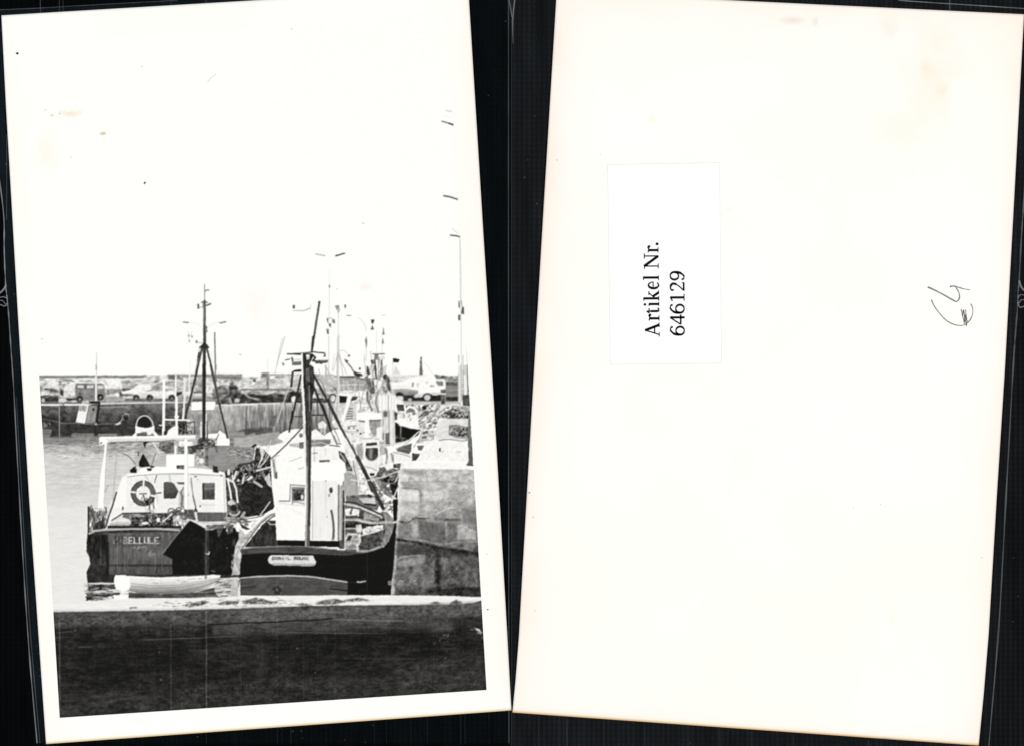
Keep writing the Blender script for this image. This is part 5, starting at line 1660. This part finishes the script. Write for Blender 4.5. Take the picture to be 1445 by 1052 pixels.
strips('scratch_or_scan_streak', [([(x, 1002 + (721 - x) * .068), (x + .3, 1050)], ww) for x, ww in ((391, 1.2), (398, .8), (410, 1.6), (528, 1.0), (545, .8), (603, 1.2), (650, 2.2), (656, 1.4), (290.8, 1.6), (241, .8), (330, .6), (460, .7), (580, .7), (690, .8))],
       Z_FILM + 2.5e-5, sl, film_material('scan_streak', (150, 160, 175), .02))  # more scanner streaks, added as faint strips below the print

sr = empty('plastic_sheet', 'clear plastic sheet with creased edge under the blank cream card', 'plastic sheet')
right_edge = smooth([(1452, 150), (1446, 270), (1442, 330), (1438.5, 395), (1437, 412), (1436.5, 430), (1433, 475), (1430, 520), (1420, 700), (1410, 880), (1395, 1060)])
outline_sheet('film', [(719.5, -30), (1210, -9), (1268, 0), (1330, 4.8), (1445, 12), (1460, 13)] + [tuple(p) for p in right_edge] + [(719.5, 1060)], Z_FILM, film_r, sr)
w = 1.7 + .8 * np.sin(np.arange(len(right_edge)) * 1.1) * np.sin(np.arange(len(right_edge)) * .41)
new_obj('edge_fold', strip_mesh('edge_fold', [(right_edge, w)], Z_FILM + 1e-5), sr, film_material('film_edge_right', (175, 176, 182), .2))
new_obj('edge_fold', strip_mesh('edge_fold', [([(1268, .5), (1330, 4.8), (1345, 5.6), (1445, 12), (1460, 13)], 1.1)], Z_FILM + 1e-5), sr, edge_m)
strips('crease', [(smooth([(1438.5, 396), (1441, 404), (1446, 410), (1452, 412)]), 2.4), (smooth([(1437, 420), (1441, 416), (1450, 418)]), .9),
                                       (smooth([(1436.5, 426), (1439, 433), (1444, 433), (1450, 428)]), 1.2), (smooth([(1438, 428), (1442, 423), (1448, 424)]), .9)], Z_FILM + 1.5e-5, sr, edge_m)
strips('crease', [([(717.5, -6), (719.5, 6), (722.5, 24)], 1.3), ([(727, -6), (724.6, 14), (723.4, 30), (723.6, 48), (724.2, 62)], [2.0, 1.9, 1.8, 1.3, .6])], Z_FILM + 2e-5, sr, film_material('film_crease', (185, 185, 190), .22))
strips('scratch_or_scan_streak', [([(1340, -10), (1340.5, 15)], 2.0)], Z_FILM + 2.5e-5, sr, edge_faint)  # scanner streak at the top, added as a pale strip
strips('scratch_or_scan_streak', [([(x, 1008 + (x - 725) * .0712), (x + .3, 1060)], ww) for x, ww in ((1016, .8), (1060, .6), (1226, 1.0), (1340, 1.4), (760, .8), (800, 1.4), (852, .8), (910, .6), (1120, .8))], Z_FILM + 2.5e-5, sr, film_material('scan_streak_right', (170, 180, 190), .05))  # scanner streaks below the right card, added as faint strips

# dust on the black ground
bm = bmesh.new()
rd = random.Random(8)
for i in range(46):
    x, y = rd.choice([(rd.uniform(664, 760), rd.uniform(0, 330)), (rd.uniform(100, 720), rd.uniform(1015, 1050)), (rd.uniform(2, 20), rd.uniform(180, 440)), (rd.uniform(1425, 1443), rd.uniform(450, 900)),
                      (rd.uniform(740, 1380), rd.uniform(1035, 1050)), (rd.uniform(30, 60), rd.uniform(850, 1040))])
    r_ = rd.uniform(.35, .95)
    f = [bm.verts.new((*XY(x + r_ * math.cos(t) * rd.uniform(.6, 1.3), y + r_ * math.sin(t) * rd.uniform(.6, 1.3)), Z_FILM + 3e-5)) for t in (5.2, 4.1, 3.0, 2.0, 1.0, 0)]
    bm.faces.new(f)
me = bpy.data.meshes.new('dust')
bm.to_mesh(me)
bm.free()
du = new_obj('dust', me, None, plain('dust', (78, 80, 76), .3))
du['kind'], du['label'], du['category'] = 'stuff', 'tiny pale dust specks on the black ground', 'dust'


# ---------------------------------------------------------------- the two cards
def tone_field(shape_like, base, seed, amp):
    h, w = shape_like.shape
    n = fbm(h, w, w / 3.0, h / 5.0, seed, 4)[..., None]
    return np.array(base, float)[None, None, :] + n * np.array(amp, float)[None, None, :]


def blot(T, x, y, cx, cy, rx, ry, rgb, s, seed, rough=.6):
    h, w = x.shape
    d = np.sqrt(((x - cx) / rx) ** 2 + ((y - cy) / ry) ** 2) + rough * .5 * fbm(h, w, 9, 9, seed, 3)
    k = np.clip(1.15 - d, 0, 1)[..., None] * s
    return T + (np.array(rgb, float) - T) * k


card_m = attr_material('photo_paper', .004, .5, .12)
side_m = plain('paper_edge', (232, 205, 160), .1)

# photo print
pr = empty('photo_print', 'black and white harbour photo print with white border and moored fishing boats', 'photo print')
lc = edge_curve([(0, -20), (2, 22), (8.5, 150), (15.4, 270), (24.5, 430), (41, 700), (54, 890), (65, 1049), (66, 1060)])
rcv = edge_curve([(661, -20), (661.7, 0), (682, 330), (694, 520), (704.3, 695), (716, 900), (721.5, 1000), (722, 1010)])
x, y, u, v = card_points(lc, rcv, (22, -17), (1049, 1001.5), 260, 166)
T = tone_field(x, (255, 254.8, 251), 31, (.6, .8, 2.2))
T = T + (np.array((254, 248, 238.)) - T) * (np.exp(-u * 660 / 26) * .55 * np.clip(.4 + .8 * v, 0, 1))[..., None]
T = T + (np.array((254, 246, 234.)) - T) * (np.exp(-(1 - u) * 660 / 16) * .6)[..., None]
T = T + (np.array((255, 255, 254.)) - T) * (np.exp(-(1 - v) * 1030 / 20) * .9 * np.clip((u - .12) * 6, 0, 1))[..., None]
T = T + (np.array((246, 214, 150.)) - T) * (np.exp(-(1 - v) * 1030 / 1.6) * .9)[..., None]
for i, (cx, cy, rx, ry, col, s) in enumerate([(98, 160, 17, 5, (243, 232, 205), .8), (73, 163, 3, 2, (225, 205, 165), .8), (146, 188.5, 5.5, 2.6, (205, 190, 155), 1.0), (85, 158, 6, 3, (240, 232, 214), .6),
                                              (362, 430, 22, 30, (252, 244, 236), .4), (516, 405, 9, 8, (251, 238, 226), .6), (64, 215, 20, 30, (254, 246, 226), .5), (620, 300, 20, 60, (254, 248, 240), .5)]):
    T = blot(T, x, y, cx, cy, rx, ry, col, s, 300 + i)
card_body('paper', x, y, lin(np.clip(T, 0, 255)) / KLIGHT, pr, card_m, side_m)

# specks and scratches on the print's border and sky
speck_dark = plain('speck_ink', (28, 26, 24), .2)
speck_brown = plain('speck_brown', (120, 96, 78), .25)
speck_pale = plain('speck_pale', (206, 200, 190), .06)


def speck(parent, px, py, rx, ry, ang, material, seed, z):
    rr = random.Random(seed)
    bm = bmesh.new()
    vs = []
    for k in range(10):
        t = -2 * math.pi * k / 10
        a, b = rx * math.cos(t) * rr.uniform(.75, 1.2), ry * math.sin(t) * rr.uniform(.75, 1.2)
        vs.append(bm.verts.new((*XY(px + a * math.cos(ang) - b * math.sin(ang), py + a * math.sin(ang) + b * math.cos(ang)), z)))
    f = bm.faces.new(vs)
    f.normal_update()
    if f.normal.z < 0:
        f.normal_flip()
    me = bpy.data.meshes.new('speck')
    bm.to_mesh(me)
    bm.free()
    return new_obj('speck', me, parent, material)


Z_PIC = Z_CARD1 + 1.2e-5
for i, (a, b, c, d, e, m_) in enumerate([(24.3, 75.4, 1.9, 1.7, 0, speck_dark), (204.2, 258.3, 2.4, 1.3, -1.0, speck_brown), (64, 155.5, 1.0, .9, 0, speck_pale), (200, 94, 1.4, .8, .5, speck_pale), (100, 222, 1.0, .8, 0, speck_pale),
                                         (59, 478.5, 1.3, 1.0, 0, speck_pale), (688.3, 859.3, 1.3, .9, 0, speck_brown), (687, 781, 1.0, .7, 0, speck_pale), (411.5, 41, 1.2, 1.0, 0, speck_pale), (84, 161, .8, .7, 0, speck_brown),
                                         (512.5, 315, 2.6, .7, .9, speck_pale)]):
    speck(pr, a, b, c, d, e, m_, i, Z_PIC + 1e-5)
new_obj('scratch_or_scan_streak', strip_mesh('scratch_or_scan_streak', [(smooth([(293, 116), (300, 108), (305, 104.5)]), .7)], Z_PIC + 1e-5), pr, speck_pale)

# picture layer
tone = paint_picture()
TL, TR, BR, BL = np.array((27., 62.)), np.array((631., 20.)), np.array((686.6, 972.8)), np.array((84.2, 1012.))
vv = np.concatenate([np.arange(0, .30, .00115), np.arange(.30, 1.0, .00106), [1.0]])
uu = np.linspace(0, 1, 612)
Ug, Vg = np.meshgrid(uu, vv)
PX2 = ((1 - Vg)[..., None] * ((1 - Ug)[..., None] * TL + Ug[..., None] * TR) + Vg[..., None] * ((1 - Ug)[..., None] * BL + Ug[..., None] * BR))
# edge of the exposure is not ruler straight
fx, fy = (PX2[..., 0] - OX) * SS - .5, (PX2[..., 1] - OY) * SS - .5
# sample a hair inside the frame so that the border keeps a crisp edge
fx, fy = np.clip(fx, 0, CW - 2), np.clip(fy, 0, CH - 2)
xi, yi = fx.astype(int), fy.astype(int)
ax, ay = fx - xi, fy - yi
val = (tone[yi, xi] * (1 - ax) + tone[yi, xi + 1] * ax) * (1 - ay) + (tone[yi + 1, xi] * (1 - ax) + tone[yi + 1, xi + 1] * ax) * ay
wgt = np.clip(val / 255, 0, 1)[..., None]
rgbv = val[..., None] * np.ones(3) + (wgt ** 1.5) * np.array([.8, .2, -3.4]) + (1 - wgt) * np.array([1.0, .2, -.6])
# the bare-paper sky takes the paper's own tint and its stains
Tp = np.broadcast_to(np.array([255, 254.8, 251]), rgbv.shape).copy()
for i, (cx, cy, rx, ry, col, s) in enumerate([(98, 160, 17, 5, (243, 232, 205), .8), (146, 188.5, 5.5, 2.6, (205, 190, 155), 1.0), (85, 158, 6, 3, (240, 232, 214), .6), (362, 430, 22, 30, (252, 244, 236), .4),
                                              (516, 405, 9, 8, (251, 238, 226), .6), (64, 215, 20, 30, (254, 246, 226), .5), (73, 163, 3, 2, (225, 205, 165), .8)]):
    Tp = blot(Tp, PX2[..., 0], PX2[..., 1], cx, cy, rx, ry, col, s, 300 + i)
skyk = np.clip((val - 246) / 7, 0, 1)[..., None]
rgbv = rgbv + (np.minimum(Tp, rgbv + 3) - rgbv) * skyk
tone_lin = lin(np.clip(rgbv, 3, 255)) / KLIGHT
P3 = np.stack([(PX2[..., 0] - 722.5) * PXM, (526 - PX2[..., 1]) * PXM, np.full(Ug.shape, Z_PIC)], -1)

cx, cy = (PX2[:-1, :-1, 0] + PX2[1:, 1:, 0]) / 2, (PX2[:-1, :-1, 1] + PX2[1:, 1:, 1]) / 2


def in_poly(pts):
    m = np.zeros(cx.shape, bool)
    n = len(pts)
    for i in range(n):
        (x0, y0), (x1, y1) = pts[i], pts[(i + 1) % n]
        if y0 != y1:
            m ^= (cy > min(y0, y1)) & (cy <= max(y0, y1)) & (cx < (x1 - x0) * (cy - y0) / (y1 - y0) + x0)
    return m


# the depicted things, front to back: each is a patch of the same printed layer
PATCHES = [
    ('printed_parapet', 'dark foreground parapet with pale weedy top in the photo', [(60, 863), (230, 860.5), (380, 840.5), (560, 839), (700, 840), (700, 1040), (60, 1040)]),
    ('printed_dinghy', 'small white clinker dinghy afloat in the photo', [(161, 814), (164, 810), (200, 813), (290, 811), (311, 811), (310, 815), (300, 826), (270, 836), (230, 838), (185, 834), (166, 830), (161, 822)]),
    ('printed_boat', 'dark hulled fishing boat with white wheelhouse and name board in the photo',
     [(330, 840), (334, 800), (338, 770), (348, 742), (380, 722), (388, 716), (383, 640), (392, 612), (400, 560), (402, 496), (436, 494), (446, 426), (452, 426), (446, 494), (462, 500), (460, 512), (446, 520), (480, 580), (500, 640),
      (540, 712), (556, 735), (556, 760), (553, 840)]),
    ('printed_boat', 'grey sterned fishing boat with lifebuoy and gantry in the photo',
     [(124, 712), (137, 712), (146, 640), (140, 632), (140, 614), (190, 612), (192, 590), (216, 590), (219, 610), (260, 610), (276, 540), (286, 480), (286, 402), (293, 402), (293, 480), (322, 612), (324, 630), (300, 660), (319, 664),
      (330, 690), (335, 720), (336, 800), (328, 812), (310, 811), (164, 810), (161, 820), (124, 822)]),
    ('printed_quay_head', 'rough stone quay head wall in the photo', [(566, 652), (668, 655), (690, 840), (553, 840)]),
    ('printed_boat', 'black hulled boat moored behind the net heap in the photo', [(555, 560), (590, 580), (594, 605), (585, 625), (552, 632)]),
    ('printed_net_heap', 'heap of nets and gear piled on the quay in the photo', [(594, 605), (620, 575), (650, 566), (668, 575), (672, 655), (566, 655), (585, 625)]),
    ('printed_van', 'white van parked on the quay in the photo', [(556, 536), (610, 526), (630, 534), (630, 566), (556, 566)]),
    ('printed_van', 'grey van with side windows parked on the quay in the photo', [(89, 537), (150, 537), (151, 566), (89, 566)]),
    ('printed_boat', 'work boat with pale box wheelhouse along the far wall in the photo', [(50, 584), (105, 596), (112, 570), (142, 564), (140, 596), (192, 600), (192, 614), (140, 614), (140, 619), (50, 620)]),
    ('printed_boats', 'crowd of white boats with masts and rigging in the photo', [(452, 530), (484, 500), (520, 490), (545, 498), (556, 560), (552, 632), (566, 655), (556, 735), (540, 712), (500, 640), (480, 580)]),
    ('printed_nets', 'dark nets and gear between the two fishing boats in the photo', [(319, 664), (345, 645), (362, 624), (392, 640), (386, 716), (348, 742), (336, 760), (330, 690)]),
    ('printed_quay', 'far quay with stone wall and parked vehicles in the photo', [(50, 528), (345, 526), (480, 526), (664, 528), (672, 580), (480, 600), (380, 614), (330, 616), (50, 620)]),
    ('printed_water', 'pale rippled harbour water in the photo', [(50, 616), (380, 605), (380, 850), (60, 866)]),
]
pic_m = attr_material('printed_emulsion', .01, .42, .12, 3000)
left_over = np.ones(cx.shape, bool)
picks = []
for nm, lb, pg in PATCHES:
    m_ = in_poly(pg) & left_over
    left_over &= ~m_
    picks.append((nm, lb, m_))
pic = new_obj('picture', grid_mesh('picture', P3, left_over, tone_lin), pr, pic_m)
pic['label'] = 'black and white harbour picture with blank white sky'
for nm, lb, m_ in picks:
    if m_.any():
        o = new_obj(nm, grid_mesh(nm, P3, m_, tone_lin), pic, pic_m)
        o['label'] = lb

# back of a second card
bk = empty('photo_card', 'blank cream card back with white paper label and pencilled price', 'photo card')
lb_ = edge_curve([(786.5, -30), (785, 0), (765, 330), (753.8, 520), (743.7, 695), (736, 830), (732.5, 895), (727.5, 960), (723.2, 1004), (722.6, 1012)])
rb_ = edge_curve([(1446.5, -12), (1445, 20), (1430, 300), (1418, 520), (1406.5, 700), (1395, 895), (1388, 980), (1381, 1051), (1380, 1060)])
x, y, u, v = card_points(lb_, rb_, (-11, 20.5), (1004.5, 1051), 264, 168)
T = tone_field(x, (255, 254.8, 250), 51, (.5, .8, 2.6))
for d, s, wd in ((u * 660, .75, 22), ((1 - u) * 660, .7, 18), (v * 1030, .55, 26), ((1 - v) * 1030, .35, 14)):
    T = T + (np.array((253.5, 240, 226.)) - T) * (np.exp(-d / wd) * s * (1 + .3 * fbm(*x.shape, 12, 20, 71, 2)))[..., None].clip(0, 1)
T = T + (np.array((240, 190, 120.)) - T) * (np.exp(-(1 - v) * 1030 / 1.8) * .9)[..., None]
for i, (bx_, by_, rx, ry, col, s) in enumerate([(1318, 100, 44, 70, (254, 244, 228), .7), (1330, 128, 12, 14, (250, 231, 209), .6), (1306, 95, 10, 16, (252, 236, 216), .5), (1120, 29, 26, 6, (240, 224, 212), .8), (1150, 30, 3, 6, (236, 220, 208), .7),
                                                (1028, 295, 7, 2.5, (252, 240, 214), .8), (1270, 180, 40, 30, (254, 248, 232), .5), (1256, 40, 12, 12, (250, 240, 228), .6), (920, 168, 5, 6, (254, 247, 226), .7), (1250, 1041, 9, 3, (205, 175, 140), .8),
                                                (755, 40, 20, 60, (253, 238, 226), .4), (1258, 870, 4, 14, (254, 248, 230), .7)]):
    T = blot(T, x, y, bx_, by_, rx, ry, col, s, 500 + i)
card_body('paper', x, y, lin(np.clip(T, 0, 255)) / KLIGHT, bk, card_m, side_m)
for i, (a, b, c, d, m_) in enumerate([(747, 694.5, 1.5, 1.0, speck_brown), (752.5, 729, .8, .7, speck_brown), (755.5, 861, 1.0, .8, speck_pale), (1242.5, 711, 1.1, .8, speck_pale), (1204.5, 716, .9, .6, speck_pale), (847, 218, 1.4, .6, speck_pale),
                                      (786, 226, 1.4, .8, speck_pale), (1385, 786, 1.0, .8, speck_pale)]):
    speck(bk, a, b, c, d, 0, m_, 40 + i, Z_CARD1 + 1e-5)

# paper label
lab_pts = [(857.2, 232.0), (1015.6, 229.4), (1018.3, 512.6), (861.0, 514.4)]
lab_m = plain('label_paper', (255, 255, 255), .004, 500)
rim_m = plain('label_rim', (238, 232, 222), .02, 500)
bm = bmesh.new()
Z_LAB = Z_CARD1 + 7e-5
inner = [np.array(p) + (np.array((937.5, 372)) - np.array(p)) * .0045 for p in lab_pts]
vb = [bm.verts.new((*XY(*p), Z_CARD1 + 2e-6)) for p in lab_pts]
vt = [bm.verts.new((*XY(*p), Z_LAB)) for p in inner]
top = bm.faces.new(vt)
for i in range(4):
    f = bm.faces.new((vb[i], vb[(i + 1) % 4], vt[(i + 1) % 4], vt[i]))
    f.material_index = 1
bmesh.ops.recalc_face_normals(bm, faces=bm.faces)
bm.normal_update()
if top.normal.z < 0:
    bmesh.ops.reverse_faces(bm, faces=bm.faces)
me = bpy.data.meshes.new('paper_label')
bm.to_mesh(me)
bm.free()
label = new_obj('paper_label', me, bk, lab_m)
me.materials.append(rim_m)
label['label'] = 'white paper label printed Artikel Nr. 646129'

# lettering: serif characters built from strokes; u runs along the line (up the card), w is height above the base line
ink = plain('printing_ink', (20, 19, 26), .2)


def circ(cu, cw, ru, rw, t0, t1, n=20):
    return [(cu + ru * math.cos(math.radians(t)), cw + rw * math.sin(math.radians(t))) for t in np.linspace(t0, t1, n)]


def swell(n, thin, thick, ph):
    return [thin + (thick - thin) * abs(math.cos(ph + 2 * math.pi * i / (n - 1))) for i in range(n)]


def bar(u0, u1, w, t=1.15):
    return ([(u0, w), (u1, w)], t)


def stem(u, w0, w1, t=2.7):
    return ([(u, w0), (u, w1)], t)


def glyph(ch, W):
    xh, ca, asc, dg = 15.2, 20.6, 22.4, 20.6
    if ch == 'A':
        return [([(2.6, 0), (W * .47, ca)], 1.5), ([(W * .47 - .4, ca), (W - 3.0, 0)], 3.0), bar(5.2, W - 5.4, 7.0, 1.5), bar(0, 6.0, .6), bar(W - 6.6, W, .6)]
    if ch == 'r':
        return [stem(3.4, 0, xh - .6), bar(0, 7.4, .6), bar(.2, 3.4, xh - .9, 1.3), (smooth([(3.8, 10.5), (5.0, 13.2), (6.8, 14.4), (W - 1.6, 14.0)]), [1.2] * 8 + [1.5] * 8 + [2.0] * 9), (circ(W - 1.5, 13.2, 1.0, 1.0, 0, 360, 12), 1.6)]
    if ch == 't':
        return [(smooth([(3.0, 18.2), (3.0, 10), (3.1, 3.0), (4.2, .9), (6.0, .8), (W, 2.2)]), [1.4] * 6 + [2.6] * 18 + [1.5] * 17), bar(0, W - .4, xh - .8, 1.4), ([(.2, xh - .9), (2.8, 18.0)], 1.2)]
    if ch == 'i':
        return [stem(W * .5, 0, xh - .4), bar(0, W, .6), bar(.1, W * .5, xh - .9, 1.3), (circ(W * .42, 20.2, .85, .85, 0, 360, 14), 1.75)]
    if ch == 'k':
        return [stem(3.6, 0, asc), bar(0, 6.6, .6), bar(.4, 3.4, asc - .8, 1.3), ([(4.6, 6.6), (W - 3.4, xh - 1.0)], 1.3), bar(W - 6.2, W - .8, xh - .8, 1.2), ([(6.6, 8.4), (W - 2.6, .6)], 2.8), bar(W - 5.2, W, .6)]
    if ch == 'e':
        return [(circ(W * .5, 7.6, W * .5 - 1.2, 7.1, 0, 318, 30), [1.2] * 4 + [1.7] * 4 + [2.0] * 3 + [2.7] * 10 + [2.0] * 4 + [1.5] * 5), bar(1.6, W - 1.0, 8.2, 1.3)]
    if ch == 'l':
        return [stem(W * .56, 0, asc), bar(0, W, .6), bar(.2, W * .5, asc - .8, 1.3)]
    if ch == 'N':
        return [stem(3.6, 0, ca, 1.5), stem(W - 3.8, 0, ca, 1.5), ([(3.4, ca), (W - 3.9, .5)], 3.0), bar(.2, 7.0, .6), bar(-.4, 3.4, ca - .6), bar(W - 7.4, W, ca - .6)]
    if ch == '.':
        return [(circ(W * .5, 1.75, .95, .95, 0, 360, 14), 1.95)]
    if ch in '69':
        s = [(circ(W * .5, 6.6, W * .5 - 1.3, 5.9, 0, 360, 30), swell(30, 1.4, 2.5, 0)),
             (smooth([(W - 1.8, dg - 2.0), (W - 3.4, dg - .8), (W * .52, dg - .7), (3.4, dg - 4.2), (1.6, 12.0), (1.4, 6.8)]), [2.2] * 5 + [1.4] * 10 + [2.1] * 10 + [2.7] * 16), (circ(W - 1.7, dg - 2.6, .6, .6, 0, 360, 10), 1.5)]
        if ch == '9':
            s = [([(W - p[0], dg - p[1]) for p in pts], wd) for pts, wd in s]
        return s
    if ch == '4':
        return [stem(W * .72, 0, dg, 2.6), ([(W * .70, dg - .3), (.8, 6.0)], 1.6), bar(.4, W, 5.6, 1.9)]
    if ch == '1':
        return [stem(W * .52, 0, dg - .3, 2.7), bar(.6, W, .6, 1.2), ([(W * .52, dg - .6), (.6, dg - 3.6)], 1.6)]
    if ch == '2':
        return [(smooth([(1.4, dg - 4.4), (2.2, dg - 2.0), (W * .48, dg - .9), (W - 2.2, dg - 3.4), (W - 2.4, 12.6), (W * .5, 6.6), (1.2, 1.2)]), [2.0] * 8 + [1.7] * 10 + [2.7] * 16 + [1.5] * 15), bar(.6, W - .2, 1.0, 2.0),
                ([(W - .8, .6), (W - .2, 3.2)], 1.3), (circ(1.9, dg - 4.4, .6, .6, 0, 360, 10), 1.4)]


ROWS = [(930.9, -.0148, [('A', 475, 455.4), ('r', 452.8, 443), ('t', 442.2, 434.4), ('i', 432, 426.4), ('k', 424.8, 410.2), ('e', 408.2, 396.8), ('l', 395.4, 389.0), ('N', 379.2, 357.6), ('r', 356.6, 346.5), ('.', 346.2, 342.4)]),
        (966.4, -.0090, [('6', 473.6, 459.8), ('4', 458.4, 444.0), ('6', 442.8, 428.8), ('1', 425.4, 414.8), ('2', 411.2, 398.6), ('9', 396.0, 382.8)])]
for base, slope, chars in ROWS:
    for ch, ya, yb in chars:
        W = ya - yb
        st = []
        for pts, wd in glyph(ch, W):
            q = []
            for (a, h) in pts:
                yy = ya - a
                q.append((base + slope * (475 - yy) - h, yy + slope * -h * .4))
            st.append((q, np.array(wd) * 1.28 if not np.isscalar(wd) else wd * 1.28))
        new_obj('printed_character', strip_mesh('printed_character', st, Z_LAB + 6e-6), label, ink)

# pencilled price, written sideways
graph_m, gnt, gb = mat('graphite', .6, .2)
gb.inputs['Base Color'].default_value = alb((132, 124, 116))
gtr = gnt.nodes.new('ShaderNodeBsdfTransparent')
gmx = gnt.nodes.new('ShaderNodeMixShader')
gnt.links.new(noise_ramp(gnt, 5200, (.45,) * 3 + (1,), (1, 1, 1, 1), detail=3, lo=.35, hi=.6), gmx.inputs[0])
gnt.links.new(gtr.outputs[0], gmx.inputs[1])
gnt.links.new(gb.outputs[0], gmx.inputs[2])
gnt.links.new(gmx.outputs[0], gnt.nodes['Material Output'].inputs['Surface'])


def pc(*pts):
    return smooth([(1200 + a / 4.784, 300 + b / 4.784) for a, b in pts], 6)


def pw(p, w0, w1):
    t = np.linspace(0, 1, len(p))
    return 1.3 * (w0 + (w1 - w0) * t) + .25 * np.sin(t * 21)


four = [pc((522, 503), (560, 520), (620, 550), (690, 590), (715, 601), (733, 585), (737, 560), (728, 530), (712, 505)), pc((672, 502), (690, 496), (720, 502), (760, 514), (806, 523))]
euro = [pc((548, 588), (560, 620), (590, 665), (640, 722), (690, 752), (745, 763), (780, 752), (810, 722), (826, 680), (824, 640), (812, 616)), pc((748, 652), (756, 690), (770, 752)), pc((764, 655), (770, 690), (784, 770)),
        pc((778, 655), (782, 700), (792, 742)), pc((756, 700), (764, 660), (772, 735)), pc((770, 745), (778, 690), (786, 760))]
wr = new_obj('pencil_writing', strip_mesh('pencil_writing', [(four[0], pw(four[0], 1.9, 1.2)), (four[1], pw(four[1], 1.9, .9))], Z_CARD1 + 1.2e-5), bk, graph_m)
wr['label'] = 'pencilled figure 4 written sideways'
wr = new_obj('pencil_writing', strip_mesh('pencil_writing', [(euro[0], pw(euro[0], 1.3, 1.1))] + [(e, pw(e, 1.2, .9)) for e in euro[1:]], Z_CARD1 + 1.2e-5), bk, graph_m)
wr['label'] = 'pencilled euro sign written sideways'
